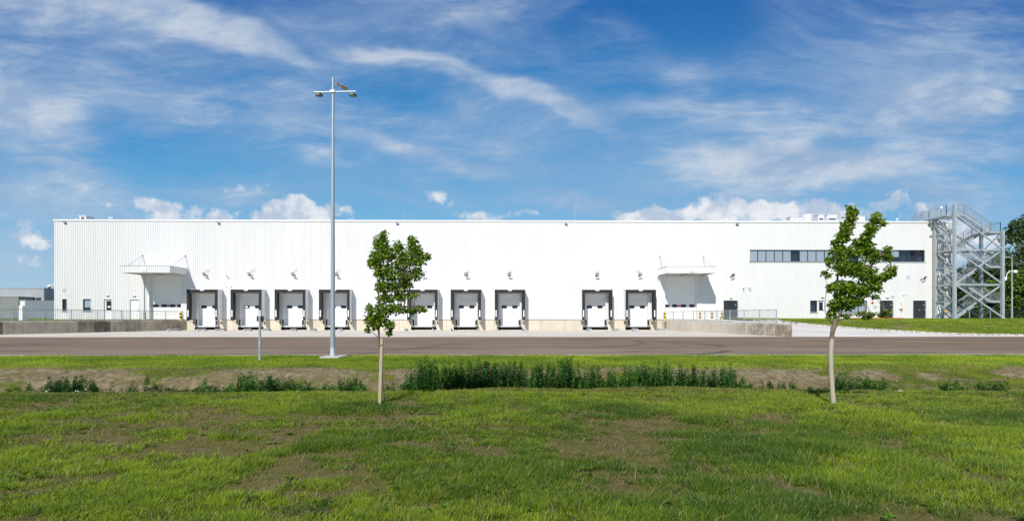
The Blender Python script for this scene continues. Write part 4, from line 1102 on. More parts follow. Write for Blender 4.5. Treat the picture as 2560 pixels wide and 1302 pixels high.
# camera on an arm at the tower's outer column
p = atY(2511, 696, TYf); r = empty('dome_camera', (XR + .13, TYf, p.z)); tag(r, 'white dome camera on a bent arm on the outer tower column', 'camera')
x, z = XR + .13, p.z
b = MB(); b.box(x + .001, x + .24, TYf - .12, TYf + .1, z - .18, z + .18); b.build('junction_casing', M['sign_white'], r)
b = MB(); b.tube([(x + .15, TYf, z - .17), (x + .25, TYf, z - .28), (x + .30, TYf, z + .1), (x + .36, TYf, z + .5), (x + .62, TYf - .05, z + .82), (x + 1.2, TYf - .1, z + .86)], .035, 8); b.build('arm', M['sign_white'], r)
b = MB(); b.tube([(x + 1.2, TYf - .1, z + .92), (x + 1.2, TYf - .1, z + .78), (x + 1.2, TYf - .1, z + .62)], [.08, .17, .17], 14); b.build('housing', M['sign_white'], r)
b = MB(); b.tube([(x + 1.2, TYf - .1, z + .619), (x + 1.2, TYf - .1, z + .5), (x + 1.2, TYf - .1, z + .45)], [.15, .11, .04], 14); b.build('dome', M['dark_glass'], r)

# ------------------------------------------------------------------ lamp posts
P = hit(832, 893, 12); P.z = -.0
HP = (893 - 195) / (893 - HY) * EYE
HP = atY(832, 195, P.y).z
r = empty('lamp_post', tuple(P)); tag(r, 'very tall galvanised lamp post with a crossarm on the verge', 'lamp post')
b = MB(); b.tube([(P.x, P.y, .02), (P.x, P.y, .55), (P.x, P.y, HP * .5), (P.x + .01, P.y, HP)], [.095, .09, .072, .040], 20); b.build('pole', M['zinc_pole'], r)
b = MB(); b.tube([(P.x, P.y, .04), (P.x, P.y, .37)], .098, 20); b.tube([(P.x, P.y, .02), (P.x, P.y, .05)], .125, 20); b.build('sleeve', M['steel_light'], r)
b = MB(); b.hexa([(P.x - .42, P.y - .42, -.25), (P.x + .36, P.y - .46, -.25), (P.x + .5, P.y + .3, -.25), (P.x - .36, P.y + .34, -.25),
                 (P.x - .40, P.y - .38, .055), (P.x + .34, P.y - .42, .05), (P.x + .48, P.y + .28, .065), (P.x - .34, P.y + .32, .06)])
b.build('footing', M['edge'], r, bevel=.03)
q = lambda px, py, dy_=0: atY(px, py, P.y + dy_)
za = q(832, 230).z
b = MB(); b.tube([(q(785, 231.5).x, P.y, za - .02), (P.x, P.y, za)], .022, 8); b.tube([(P.x, P.y, za), (q(889, 229.5).x, P.y, za + .02)], .022, 8)
b.box(P.x - .08, P.x + .08, P.y - .08, P.y + .08, za - .04, za + .05); b.build('crossarm', M['steel_light'], r)
for px in (797, 881.5):
    c = q(px, 238); yy = P.y
    b = MB(); b.hexa([(c.x - .09, yy - .1, c.z - .06), (c.x + .09, yy - .1, c.z - .06), (c.x + .12, yy + .14, c.z - .02), (c.x - .12, yy + .14, c.z - .02),
                      (c.x - .12, yy - .14, c.z + .03), (c.x + .12, yy - .14, c.z + .03), (c.x + .13, yy + .12, c.z + .07), (c.x - .13, yy + .12, c.z + .07)])
    h_ = b.build('floodlight_head', M['lamp_dark'], r)
    b = MB(); b.hexa([(c.x - .07, yy - .135, c.z - .035), (c.x + .07, yy - .135, c.z - .035), (c.x + .07, yy - .12, c.z - .045), (c.x - .07, yy - .12, c.z - .045),
                      (c.x - .07, yy - .155, c.z + .01), (c.x + .07, yy - .155, c.z + .01), (c.x + .07, yy - .14, c.z + .0), (c.x - .07, yy - .14, c.z + .0)]); b.build('glass', M['lens'], h_)
    b = MB()
    for s in (-1, 1): b.bar((c.x + s * .12, yy, c.z), (c.x + s * .12, yy, za + .01), .012, .02)
    b.bar((c.x - .125, yy, za), (c.x + .125, yy, za), .012, .02); b.build('bracket', M['steel_dull'], h_)
# main luminaire head pointing back over the road
c_ = q(846, 207, .45); hd = q(851, 214.5, .62)
b = MB(); b.tube([(P.x, P.y, q(832, 200).z), (c_.x, P.y + .45, c_.z)], .022, 8); b.build('luminaire_arm', M['steel_light'], r)
cc = Vector((hd.x, P.y + .62, hd.z)); dd = Vector((.55, .62, -.10)).normalized(); ss = Vector((.75, -.66, 0)).normalized()
nrm = dd.cross(ss); nrm = nrm if nrm.z > 0 else -nrm
Pn = []
for t_, wd in ((0, .06), (.10, .12), (.30, .14), (.52, .12)):
    for k in range(8):
        an = 2 * pi * k / 8; Pn.append(cc + dd * (t_ - .2) + ss * (cos(an) * wd) + nrm * (sin(an) * wd * .32))
b = MB(); b.add(Pn, [(i * 8 + k, i * 8 + (k + 1) % 8, (i + 1) * 8 + (k + 1) % 8, (i + 1) * 8 + k) for i in range(3) for k in range(8)] + [tuple(range(8)), tuple(range(24, 32))], True)
lh = b.build('luminaire_head', M['steel_light'], r)
b = MB(); o1 = cc + dd * .10 - nrm * .047; b.add([o1 + ss * .09, o1 - ss * .09, o1 - ss * .09 + dd * .2, o1 + ss * .09 + dd * .2], [(0, 1, 2, 3)]); b.build('glass', M['lens'], lh)

# slim lamp post far right
p = atY(2530, 643, 61); r = empty('lamp_post', (p.x, 61, 1.2)); tag(r, 'slim grey lamp post before the far trees at right', 'lamp post')
b = MB(); b.tube([(p.x, 61, 1.1), (p.x, 61, p.z)], [.09, .05], 12); b.build('pole', M['steel'], r)
b = MB(); b.tube([(p.x, 61, p.z - .05), (p.x - .3, 61, p.z), (p.x - .5, 61, p.z)], .03, 8); b.build('arm', M['steel'], r)
b = MB(); b.box(p.x - .95, p.x - .45, 60.88, 61.12, p.z - .03, p.z + .04); b.build('lamp_head', M['steel_light'], r)

# sign post seen from behind
p = hit(649.5, 901, 10); r = empty('sign_post', tuple(p)); tag(r, 'grey sign post with small dark plate seen from behind on the verge', 'sign post')
zt_ = atY(649, 790, p.y).z
b = MB(); b.box(p.x - .031, p.x + .031, p.y - .03, p.y + .03, p.z - .2, zt_); b.build('post', M['steel_dull'], r)
b = MB(); b.box(p.x - .13, p.x + .13, p.y + .031, p.y + .045, zt_ - .19, zt_ + .003); b.build('plate', M['black_paint'], r)
b = MB(); b.box(p.x - .045, p.x + .045, p.y - .034, p.y + .05, zt_ - .08, zt_ - .05); b.build('clamp', M['steel_dull'], r)

# ------------------------------------------------------------------ left background
def building(name, label, boxes, wins=()):
    r = empty(name, (boxes[0][0], boxes[0][2], 1.0)); tag(r, label, 'building')
    for (x0, x1, y0, y1, z0, z1, m, nm) in boxes:
        b = MB(); b.box(x0, x1, y0, y1, z0, z1); b.build(nm, M[m], r)
        b = MB(); b.box(x0 - .06, x1 + .06, y0 - .06, y1 + .06, z1 + .001, z1 + .10); b.build('coping', M['steel_dull'], r)
    for (x0, x1, y, z0, z1) in wins:
        b = MB(); b.box(x0, x1, y - .03, y - .001, z0, z1); wd = b.build('window', M['dark'], r)
        b = MB(); b.box(x0 + .10, x1 - .10, y - .045, y - .031, z0 + .1, z1 - .1); b.build('pane', M['dark_blue_glass'], wd)
yA = 96.0; a = atY(110, 721, yA); z_t = a.z
wb = []
for (q0, q1) in ((49, 53), (54, 68), (70, 73), (75, 84), (85, 88), (90, 103)):
    e, f = atY(q0, 743.5, yA), atY(q1, 750.5, yA); wb.append((e.x, f.x, yA, f.z, e.z))
building('office_building', 'grey flat roofed building with a window strip beyond the left railing',
         [(a.x - 60, a.x, yA, yA + 25, .9, z_t, 'plaster_grey', 'wall'), (a.x - 60, atY(46.5, 740, yA - 3).x, yA - 3, yA - .1, .9, atY(46, 742, yA - 3).z, 'beige_panel', 'annex_wall')], wb)
e = atY(62.5, 752.5, 90); f = atY(137, 752.5, 90)
building('storage_building', 'low blue grey building between the grey office block and the warehouse',
         [(e.x, f.x + 14, 90, 95.5, .9, e.z, 'plaster_grey_dark', 'wall')])
e0 = atY(46.8, 751, 90); building('white_shed', 'small pale shed behind the white cabinet', [(e0.x, e.x - .02, 90.2, 95.5, .9, e0.z, 'frame_white', 'wall')])
e, f = atY(110.5, 729, 118), atY(150, 729, 118); building('distant_building', 'pale block peeking out left of the warehouse corner', [(e.x, f.x + 10, 118, 130, .9, e.z, 'plaster_grey', 'wall')])
# white cabinet behind the left railing
p = atY(47, 764, 50); p2 = atY(56.5, 764, 50); r = empty('cabinet', ((p.x + p2.x) / 2, 50, UP)); tag(r, 'tall white utility cabinet behind the left railing', 'cabinet')
b = MB(); b.box(p.x, p2.x, 50, 50.6, UP + .05, p.z); b.build('casing', M['sign_white'], r, bevel=.01)
b = MB(); b.box(p.x - .02, p2.x + .02, 49.98, 50.62, UP - .05, UP + .049); b.build('plinth', M['edge'], r)
b = MB(); b.box(p.x + .03, p2.x - .03, 49.985, 49.999, UP + .12, p.z - .06); b.build('door', M['sign_white'], r)

# small parked vans glimpsed through the left railing? only pale blocks in the photo: low hedge instead
# ------------------------------------------------------------------ vegetation helpers
def leaves_mesh(name, C, D, N, L, W, col, material, parent=None, off=(0, 0, 0), fold=.25):
    """C centres(base), D direction, N normal, all (n,3). Six-vertex folded leaf."""
    n = len(C); D = D / np.linalg.norm(D, axis=1, keepdims=True); Sd = np.cross(D, N); Sd /= np.maximum(np.linalg.norm(Sd, axis=1, keepdims=True), 1e-6); N = np.cross(Sd, D)
    L = L.reshape(-1, 1); W = W.reshape(-1, 1)
    p0 = C; p1 = C + D * L * .38 + Sd * W * .5 + N * W * fold; p2 = C + D * L * .75 + Sd * W * .36 + N * W * fold * .5; p3 = C + D * L - N * W * .25
    p4 = C + D * L * .75 - Sd * W * .36 + N * W * fold * .5; p5 = C + D * L * .38 - Sd * W * .5 + N * W * fold
    pm = C + D * L * .5
    V = np.stack([p0, p1, p2, p3, p4, p5], 1).reshape(-1, 3) - np.array(off)
    i = np.arange(n).reshape(-1, 1) * 6
    F = np.concatenate([i + np.array([[0, 1, 2, 3]]), i + np.array([[0, 3, 4, 5]])], 0)
    return npmesh(name, V, F, material, parent, colors=np.repeat(col, 6, 0))
rs_ = np.random.RandomState(7)
def unit_rand(n):
    v = rs_.normal(size=(n, 3)); return v / np.linalg.norm(v, axis=1, keepdims=True)

def young_tree(name, label, blobs_, Y, trunk, limbs, nleaf, bark, lsize=.075, seed=1, twigs=140):
    rn = random.Random(seed)
    base = trunk[0]; P0 = hit(base[0], base[1], 4); Y = P0.y
    r = empty(name, tuple(P0)); tag(r, label, 'tree', 'young trees on the grass')
    def W3(px, py, dy_=0): return atY(px, py, Y + dy_)
    b = MB(); pts = [W3(a_[0], a_[1]) for a_ in trunk]; pts[0].z -= .08
    b.tube(pts, [a_[2] for a_ in trunk], 12); 
    for lb in limbs: b.tube([W3(a_[0], a_[1], a_[3]) for a_ in lb], [a_[2] for a_ in lb], 8)
    # twigs from the nearest limb point to blob centres and beyond
    lp = [W3(a_[0], a_[1], 0) for a_ in trunk[len(trunk) // 2:]] + [W3(a_[0], a_[1], a_[3]) for lb in limbs for a_ in lb]
    # densify
    dense = []
    for lb in limbs:
        q_ = [W3(a_[0], a_[1], a_[3]) for a_ in lb]
        for u_, v_ in zip(q_[:-1], q_[1:]): dense += [u_.lerp(v_, t) for t in (0, .25, .5, .75)]
    dense += lp
    m2 = Y / FPX; area = np.array([x[2] * x[3] for x in blobs_], float); pr = area ** .85 / (area ** .85).sum()
    tw = []
    for i in range(len(blobs_) + twigs):
        k = i if i < len(blobs_) else rs_.choice(len(blobs_), p=pr)
        cx, cy, rx, ry = blobs_[k]
        rr_ = 0 if i < len(blobs_) else 1
        e = W3(cx + rr_ * rn.uniform(-.8, .8) * rx, cy + rr_ * rn.uniform(-.8, .8) * ry, rn.uniform(-1, 1) * (rx + ry) * .5 * m2 * 1.3)
        s_ = min(dense, key=lambda q_: (q_ - e).length + max(0, q_.z - e.z) * 1.5)
        md = s_.lerp(e, .5) + Vector((rn.uniform(-.02, .02), rn.uniform(-.02, .02), .02))
        ln = (e - s_).length
        b.tube([s_, md, e], [.006 + .004 * min(ln, 1), .005, .0025], 5, caps=False); tw.append((s_, md, e))
    b.build('trunk', bark, r)
    # leaves: around twigs and within blobs
    n = nleaf; ks = rs_.choice(len(blobs_), n, p=pr); B = np.array(blobs_, float)[ks]
    q = unit_rand(n) * (rs_.uniform(0, 1, (n, 1)) ** (1 / 2.2))
    px = B[:, 0] + q[:, 0] * B[:, 2] * 1.02; py = B[:, 1] + q[:, 2] * B[:, 3] * 1.02
    dyy = q[:, 1] * (B[:, 2] + B[:, 3]) * .5 * m2 * 1.5
    # pull the leaves into clumps
    cl = vnoise(px * .11, py * .11, 5 + seed) * .6 + .4 * vnoise(px * .05, dyy * 20, 9 + seed); keep = cl > .20
    px, py, dyy, B = px[keep], py[keep], dyy[keep], B[keep]; n = len(px)
    C = np.array([tuple(atY(a_, c_, Y + d_)) for a_, c_, d_ in zip(px, py, dyy)])
    D = unit_rand(n); D[:, 2] = D[:, 2] * .6 - .30; D[:, 0] += .30       # hanging, blown to the right
    N = unit_rand(n); N[:, 2] = np.abs(N[:, 2]) + .5; N[:, 1] -= .25
    L = lsize * rs_.uniform(.5, 1.35, n); Wd = L * rs_.uniform(.5, .75, n)
    t = rs_.uniform(0, 1, (n, 1)); topf = np.clip((C[:, 2:3] - C[:, 2].min()) / (np.ptp(C[:, 2]) + 1e-6), 0, 1)
    col = np.array([.060, .125, .010]) * (1 - t) + np.array([.20, .30, .020]) * t
    yl = (rs_.uniform(0, 1, (n, 1)) < .10 + .14 * topf); col = np.where(yl, np.array([.25, .31, .045]), col)
    leaves_mesh('crown', C, D, N, L, Wd, col, M['leaf'], r, off=tuple(P0), fold=.22)
    return r, P0
T1 = [(957, 590, 12, 16), (950, 612, 20, 18), (938, 645, 18, 20), (962, 635, 25, 25), (995, 618, 14, 18), (1030, 602, 14, 14), (1035, 625, 20, 18), (1063, 640, 14, 9), (1045, 650, 20, 18),
      (1005, 650, 30, 25), (1040, 682, 14, 18), (1010, 690, 25, 22), (970, 680, 25, 22), (945, 672, 12, 22), (955, 715, 16, 20), (985, 715, 22, 20), (1015, 712, 16, 16), (965, 745, 25, 12),
      (1000, 740, 18, 14), (1028, 738, 16, 8), (1052, 772, 15, 7), (1028, 775, 18, 10), (990, 770, 28, 14), (955, 775, 25, 18), (924, 772, 12, 14), (924, 800, 14, 16), (940, 808, 16, 12), (972, 812, 14, 12), (948, 795, 20, 12), (972, 830, 7, 8), (918, 824, 5, 8), (925, 660, 6, 10)]
tr1, TP1 = young_tree('young_tree', 'small leafy young tree tied to a pale stake, left of centre', T1, 9,
    [(962, 1006, .016), (957, 960, .016), (951, 900, .017), (947, 845, .019), (947, 790, .017)],
    [[(947, 795, .016, 0), (946, 740, .014, 0), (950, 690, .012, .02), (953, 640, .009, .0), (956, 585, .004, 0)],
     [(947, 800, .012, 0), (962, 785, .010, -.05), (990, 770, .008, -.1), (1030, 772, .005, -.12), (1058, 773, .003, -.1)],
     [(946, 760, .012, 0), (965, 730, .010, .05), (990, 690, .009, .1), (1012, 650, .007, .08), (1028, 605, .003, .05)],
     [(947, 805, .009, 0), (936, 800, .007, .05), (924, 790, .004, .1)], [(947, 790, .007, 0), (940, 770, .005, -.1), (925, 765, .003, -.15)],
     [(960, 740, .008, 0), (990, 715, .006, -.1), (1030, 680, .005, -.15), (1060, 642, .003, -.1)],
     [(946, 812, .008, 0), (958, 800, .006, .0), (975, 815, .004, -.05), (973, 832, .002, -.05)]], 8200, M['bark'], .056, 1, 260)
# stake and tie
p = hit(949.5, 1012, 4); tp = atY(955.5, 846, p.y)
r = empty('tree_stake', tuple(p)); tag(r, 'pale timber stake beside the left young tree', 'stake')
b = MB(); b.bar((p.x, p.y - .02, p.z - .1), (tp.x, p.y - .02, tp.z), .055, .055, up=(0, 1, 0)); b.build('stake', M['timber'], r, bevel=.004)
b = MB(); zz = atY(950, 862, p.y).z; ax_ = atY(953, 862, p.y).x; bx_ = atY(947.5, 862, TP1.y).x
b.tube([(ax_ - .035, p.y - .06, zz), (ax_ + .04, p.y - .055, zz + .01), (ax_ + .03, p.y + .02, zz + .01), (bx_ - .03, TP1.y + .03, zz + .02), (bx_ - .03, TP1.y - .03, zz + .015), (ax_ - .035, p.y - .06, zz)], .006, 6)
b.build('tie', M['wall_dark'], r)
T2 = [(2127, 540, 15, 18), (2124, 520, 9, 9), (2136, 530, 12, 7), (2116, 568, 16, 20), (2107, 592, 20, 16), (2088, 606, 13, 9), (2190, 545, 15, 14), (2205, 557, 9, 8), (2178, 570, 18, 16), (2165, 592, 18, 13), (2147, 605, 18, 10),
      (2098, 630, 25, 20), (2138, 628, 28, 18), (2168, 618, 18, 16), (2184, 640, 18, 18), (2218, 625, 10, 9), (2222, 643, 8, 8), (2208, 640, 12, 9), (2228, 672, 12, 7), (2222, 684, 18, 10), (2205, 692, 13, 12), (2070, 653, 9, 14), (2060, 682, 7, 6), (2070, 690, 7, 5),
      (2107, 668, 28, 22), (2138, 672, 28, 22), (2168, 684, 26, 22), (2186, 708, 18, 14), (2195, 722, 10, 8), (2188, 740, 8, 5), (2074, 721, 10, 12), (2098, 718, 26, 20), (2132, 720, 28, 20), (2160, 726, 22, 16), (2107, 747, 26, 16), (2138, 752, 26, 12),
      (2085, 761, 17, 14), (2120, 766, 18, 9), (2073, 786, 8, 8), (2083, 775, 10, 6), (2113, 788, 16, 5), (2162, 790, 10, 7), (2176, 786, 10, 6), (2150, 784, 8, 5), (2215, 778, 13, 6), (2205, 787, 8, 5)]
tr2, TP2 = young_tree('young_tree', 'taller young tree with whitewashed trunk and forked crown at right', T2, 9,
    [(2085, 1013, .042), (2081, 975, .039), (2078, 930, .038), (2077, 880, .038), (2080, 840, .037), (2083, 815, .034)],
    [[(2083, 822, .032, 0), (2087, 795, .027, 0), (2090, 750, .022, 0), (2094, 690, .016, .02), (2102, 620, .011, 0), (2116, 565, .007, 0), (2126, 522, .003, 0)],
     [(2083, 828, .030, 0), (2092, 800, .025, -.03), (2104, 775, .020, -.05), (2135, 730, .014, 0), (2160, 670, .011, .05), (2175, 600, .007, .05), (2190, 545, .003, 0)],
     [(2094, 802, .012, 0), (2110, 797, .009, -.08), (2126, 786, .006, -.12), (2150, 790, .004, -.15), (2180, 785, .003, -.15), (2215, 778, .002, -.15)],
     [(2080, 807, .010, 0), (2068, 797, .007, -.05), (2062, 770, .005, -.08), (2066, 720, .004, -.1), (2064, 680, .003, -.1)],
     [(2140, 725, .010, 0), (2175, 700, .007, .1), (2205, 690, .005, .1), (2228, 674, .003, .1)],
     [(2150, 700, .009, 0), (2185, 650, .006, -.1), (2218, 628, .003, -.1)], [(2092, 740, .010, 0), (2120, 750, .007, -.1), (2150, 740, .005, -.1)]], 8800, M['bark_lime'], .058, 2, 300)

# ------------------------------------------------------------------ grass
def blades(name, X, Y, Hh, Wd, col, lean=(.25, .0), spread=.5, parent=None, zf=None):
    n = len(X); Z = (zf or hgt)(X, Y) - .01
    ang = rs_.uniform(0, 2 * pi, n); lx = np.cos(ang) * spread * rs_.uniform(.2, 1, n) + lean[0]; ly = np.sin(ang) * spread * rs_.uniform(.2, 1, n) + lean[1]
    fa = rs_.uniform(-.9, .9, n); sx = np.cos(fa) * Wd / 2; sy = np.sin(fa) * Wd / 2
    B = np.stack([X, Y, Z], -1); Hc = Hh[:, None]
    mid = B + np.stack([lx * .35, ly * .35, np.ones(n) * .55], -1) * Hc; tip = B + np.stack([lx, ly, np.ones(n) * (.95 - .15 * spread)], -1) * Hc
    sv = np.stack([sx, sy, np.zeros(n)], -1)
    V = np.stack([B - sv, B + sv, mid + sv * .7, mid - sv * .7, tip], 1)
    i = np.arange(n)[:, None] * 5
    tri = np.concatenate([i + np.array([[0, 1, 2]]), i + np.array([[0, 2, 3]]), i + np.array([[3, 2, 4]])], 0)
    o = npmesh(name, V.reshape(-1, 3), tri, M['blade'], parent, colors=np.repeat(col, 5, 0)); return o
def greens(n, X, Y, kind='near'):
    a_ = fbm(X, Y, 61, .7, 3)[:, None]; t = np.clip((a_ - .3) * 2.2 + rs_.uniform(-.35, .35, (n, 1)), 0, 1)
    dark = np.array([.085, .125, .010]); lite = np.array([.24, .27, .018])
    if kind == 'verge': dark = np.array([.145, .225, .012]); lite = np.array([.33, .41, .022])
    c = dark * (1 - t) + lite * t
    dry = rs_.uniform(0, 1, (n, 1)) < (.07 if kind == 'near' else .05)
    return np.where(dry, np.array([.30, .25, .13]), c)
# near field: tufts of blades leaning outwards from their own centre
def tufts(nt, y0, y1, hmin, hmax, per, sp=.06, wd=.005, pw=1.8):
    u = rs_.uniform(0, 1, nt * 3); Y = np.sqrt(y0 ** 2 + (y1 ** 2 - y0 ** 2) * u); X = rs_.uniform(-1, 1, nt * 3) * (Y * 1.2 + 2.2)
    v = veg_at(X, Y); keep = rs_.uniform(0, 1, nt * 3) < v ** pw * (.25 + .75 * (fbm(X, Y, 95, 3.0, 2) > .46)); X, Y, v = X[keep][:nt], Y[keep][:nt], v[keep][:nt]
    k = len(X); size = rs_.uniform(.35, 1, k) ** 1.3 * (.35 + 1.1 * np.clip(fbm(X * .6, Y, 91, .9, 3) - .2, 0, 1))
    t = np.clip(.5 + (fbm(X * .6, Y, 61, .8, 3) - .5) * 2.4 + rs_.uniform(-.4, .4, k), 0, 1)[:, None]
    blue = (rs_.uniform(0, 1, (k, 1)) < .16)
    cc = np.array([.065, .130, .010]) * (1 - t) + np.array([.255, .335, .018]) * t; cc = np.where(blue, np.array([.045, .110, .020]), cc)
    rp = lambda q: np.repeat(q, per, 0)
    ox, oy = rs_.normal(0, 1, k * per), rs_.normal(0, 1, k * per); sc_ = rp(.4 + size) * sp
    XX = rp(X) + ox * sc_; YY = rp(Y) + oy * sc_ * .8
    h = (hmin + (hmax - hmin) * rp(size)) * rs_.uniform(.55, 1.15, k * per)
    c = rp(cc) * rs_.uniform(.75, 1.25, (k * per, 1)); dry = rs_.uniform(0, 1, (k * per, 1)) < .06; c = np.where(dry, np.array([.34, .29, .14]), c)
    return XX, YY, h, np.full(k * per, wd) * rs_.uniform(.7, 1.4, k * per) * (1 + YY * .06), c, ox * .28 + .16, oy * .28
parts = [tufts(14000, 3.3, 7.0, .025, .135, 34, sp=.055, wd=.0042), tufts(12000, 7.0, 10.4, .025, .14, 24, sp=.07, wd=.0045)]
XX, YY, hh, ww, cc, lx_, ly_ = [np.concatenate(v) for v in zip(*parts)]
gq = blades('tall_grass', XX, YY, hh, ww, cc, lean=(lx_, ly_), spread=.35)
tag(gq, 'tufty green grass over the near field', 'grass', kind='stuff')
# short turf filling between tufts
u = rs_.uniform(0, 1, 380000); Y = np.sqrt(3.3 ** 2 + (12.0 ** 2 - 3.3 ** 2) * u); X = rs_.uniform(-1, 1, len(Y)) * (Y * 1.18 + 2.2)
v = veg_at(X, Y); k = rs_.uniform(0, 1, len(X)) < np.clip(v * 1.1 + .12, 0, 1); X, Y, v = X[k], Y[k], v[k]
c = greens(len(X), X, Y); c = c * (.72 + .28 * v[:, None])
dry = rs_.uniform(0, 1, (len(X), 1)) < .12 + .35 * (1 - v[:, None]); c = np.where(dry, np.array([.22, .175, .10]), c)
gq = blades('short_grass', X, Y, .03 + .035 * rs_.uniform(0, 1, len(X)), .006 + Y * .0006, c, lean=(.1, 0), spread=1.3)
tag(gq, 'short turf and dry stems between the tufts of the near field', 'grass', kind='stuff')
# small broad-leaved weeds in the turf: flat rosettes
nr = 1000; Y = np.sqrt(rs_.uniform(3.3 ** 2, 11.2 ** 2, nr)); X = rs_.uniform(-1, 1, nr) * (Y * 1.15 + 2); k = fbm(X, Y, 123, .9, 2) > .47; X, Y = X[k], Y[k]
per = 8; XX = np.repeat(X, per); YY = np.repeat(Y, per); an = rs_.uniform(0, 2 * pi, len(XX)); nn_ = len(XX)
C = np.stack([XX, YY, hgt(XX, YY) + .012], -1); D = np.stack([np.cos(an), np.sin(an), rs_.uniform(.15, .9, nn_)], -1)
N = np.stack([-np.cos(an) * .4, -np.sin(an) * .4, np.ones(nn_)], -1); L = rs_.uniform(.03, .075, nn_)
col = np.repeat(np.array([.085, .155, .018]) * rs_.uniform(.7, 1.5, (len(X), 1)), per, 0)
gq = leaves_mesh('broadleaf_weeds', C, D, N, L, L * .42, col, M['blade']); tag(gq, 'small flat broad leaved weeds dotted through the near turf', 'weeds', kind='stuff')
# dead stems and straw
nd = 5200; Y = np.sqrt(rs_.uniform(3.3 ** 2, 11.5 ** 2, nd)); X = rs_.uniform(-1, 1, nd) * (Y * 1.15 + 2)
gq = blades('dry_stems', X, Y, rs_.uniform(.04, .15, nd), np.full(nd, .003) + Y * .0003, np.array([.40, .33, .18]) * rs_.uniform(.6, 1.2, (nd, 1)), lean=(.2, 0), spread=1.6)
tag(gq, 'thin dead straw coloured stems in the near grass', 'grass', kind='stuff')
# verge and bank
nV = 190000; u = rs_.uniform(0, 1, nV); Y = 15.3 + 5.1 * u; X = rs_.uniform(-1, 1, nV) * (Y * 1.15 + 4)
gq = blades('verge_grass', X, Y, .03 + .045 * rs_.uniform(0, 1, nV) * fbm(X, Y, 17, 1.0, 3) * 2, .012 + rs_.uniform(0, .006, nV), greens(nV, X, Y, 'verge'), lean=(.3, 0), spread=.9)
tag(gq, 'mown bright green grass on the roadside verge', 'grass', kind='stuff')
nV = 120000; Y = 11.8 + 4.2 * rs_.uniform(0, 1, nV); X = rs_.uniform(-1, 1, nV) * (Y * 1.15 + 3); v = veg_at(X, Y)
k = rs_.uniform(0, 1, nV) < .08 + .85 * v; X, Y, v = X[k], Y[k], v[k]; c = greens(len(X), X, Y); dry = rs_.uniform(0, 1, (len(X), 1)) < .45; c = np.where(dry, np.array([.27, .215, .13]), c)
gq = blades('bank_grass', X, Y, .03 + .06 * rs_.uniform(0, 1, len(X)), .008 + rs_.uniform(0, .006, len(X)), c, spread=1.0)
tag(gq, 'sparse dry grass on the far bank of the ditch', 'grass', kind='stuff')
# lawn beside the warehouse
nV = 60000; Y = rs_.uniform(38.8, 57, nV * 3); X = rs_.uniform(22, 60, nV * 3); k = (Y > np.interp(X, KXs, KYs, left=99, right=38.75) + .2) & (np.abs(X) < Y * 1.15)
X, Y = X[k][:nV], Y[k][:nV]
gq = blades('lawn_grass', X, Y, .04 + .05 * rs_.uniform(0, 1, len(X)), .03 + rs_.uniform(0, .02, len(X)), greens(len(X), X, Y, 'verge'), spread=.9, zf=lawn_h)
tag(gq, 'mown grass on the raised lawn before the right end of the warehouse', 'grass', kind='stuff')
nV = 14000; Y = rs_.uniform(43, 56.5, nV); X = rs_.uniform(-56, -36, nV); k = (X < wall_x(LW, Y) - .9) & (Y > 45)
X, Y = X[k], Y[k]
gq = blades('bank_top_grass', X, Y, .05 + .06 * rs_.uniform(0, 1, len(X)), .03 + rs_.uniform(0, .02, len(X)), greens(len(X), X, Y, 'verge'), spread=.9)
tag(gq, 'grass strip behind the left railing', 'grass', kind='stuff')

# ------------------------------------------------------------------ weeds in the ditch
WEEDN = []
def weed_plants(name, spots, material=None, dense=1.0, parent=None, off=(0, 0, 0)):
    C = []; D = []; N = []; L = []; Wd = []; col = []
    for (x, y, h) in spots:
        z0 = hz(x, y); n = int(105 * dense * (.4 + h)); t = np.sort(rs_.uniform(.08, 1, n)); an = rs_.uniform(0, 2 * pi, n)
        lx, ly = rs_.normal(0, .05), rs_.normal(0, .04)
        rad = .012 + .012 * rs_.uniform(0, 1, n)
        C.append(np.stack([x + lx * t * t * h + np.cos(an) * rad, y + ly * t * t * h + np.sin(an) * rad, z0 + t * h * .93], -1))
        up_ = .35 + .8 * t
        D.append(np.stack([np.cos(an), np.sin(an), up_], -1)); N.append(np.stack([-np.cos(an) * up_, -np.sin(an) * up_, np.ones(n)], -1))
        ll = (.085 * (1 - t) + .038) * rs_.uniform(.7, 1.3, n); L.append(ll); Wd.append(ll * .16 + .008)
        k = rs_.uniform(.6, 1.6); k2 = vnoise(x, y, 8, .8)
        base = np.array([.026, .082, .016]) * (1 - k2) + np.array([.075, .19, .026]) * k2
        col.append(np.clip(base * k * (1 + .35 * rs_.uniform(-1, 1, (n, 1))) , 0, 1))
    WEEDN.append(len(spots))
    return leaves_mesh(name, *[np.concatenate(v) for v in (C, D, N, L, Wd)], np.concatenate(col), material or M['weed'], parent, off)
def scatter(px0, px1, n, y0, y1, h0, h1, seed):
    rn = random.Random(seed); out = []
    for i in range(n):
        Y = rn.uniform(y0, y1); px = rn.uniform(px0, px1); x = atY(px, 900, Y).x
        e_ = min(1, .45 + 2.2 * min(px - px0, px1 - px) / (px1 - px0) * 2.2 + rn.uniform(0, .2)); hgt_ = (h0 + (h1 - h0) * float(vnoise(x, 1.0, seed, 1.6))) * rn.choice((.45, .62, .75, .85, .95, 1.0, 1.14)) * (e_ if n > 60 else 1); out.append((x, Y, hgt_))
    return out
sp_ = scatter(1012, 1470, 430, 12.0, 12.9, .80, 1.30, 1) + scatter(1420, 1865, 330, 12.0, 12.8, .72, 1.18, 2)
sp_ += scatter(950, 1040, 14, 12.0, 12.8, .3, .7, 21) + scatter(1840, 1990, 30, 12.0, 12.7, .3, .8, 22)
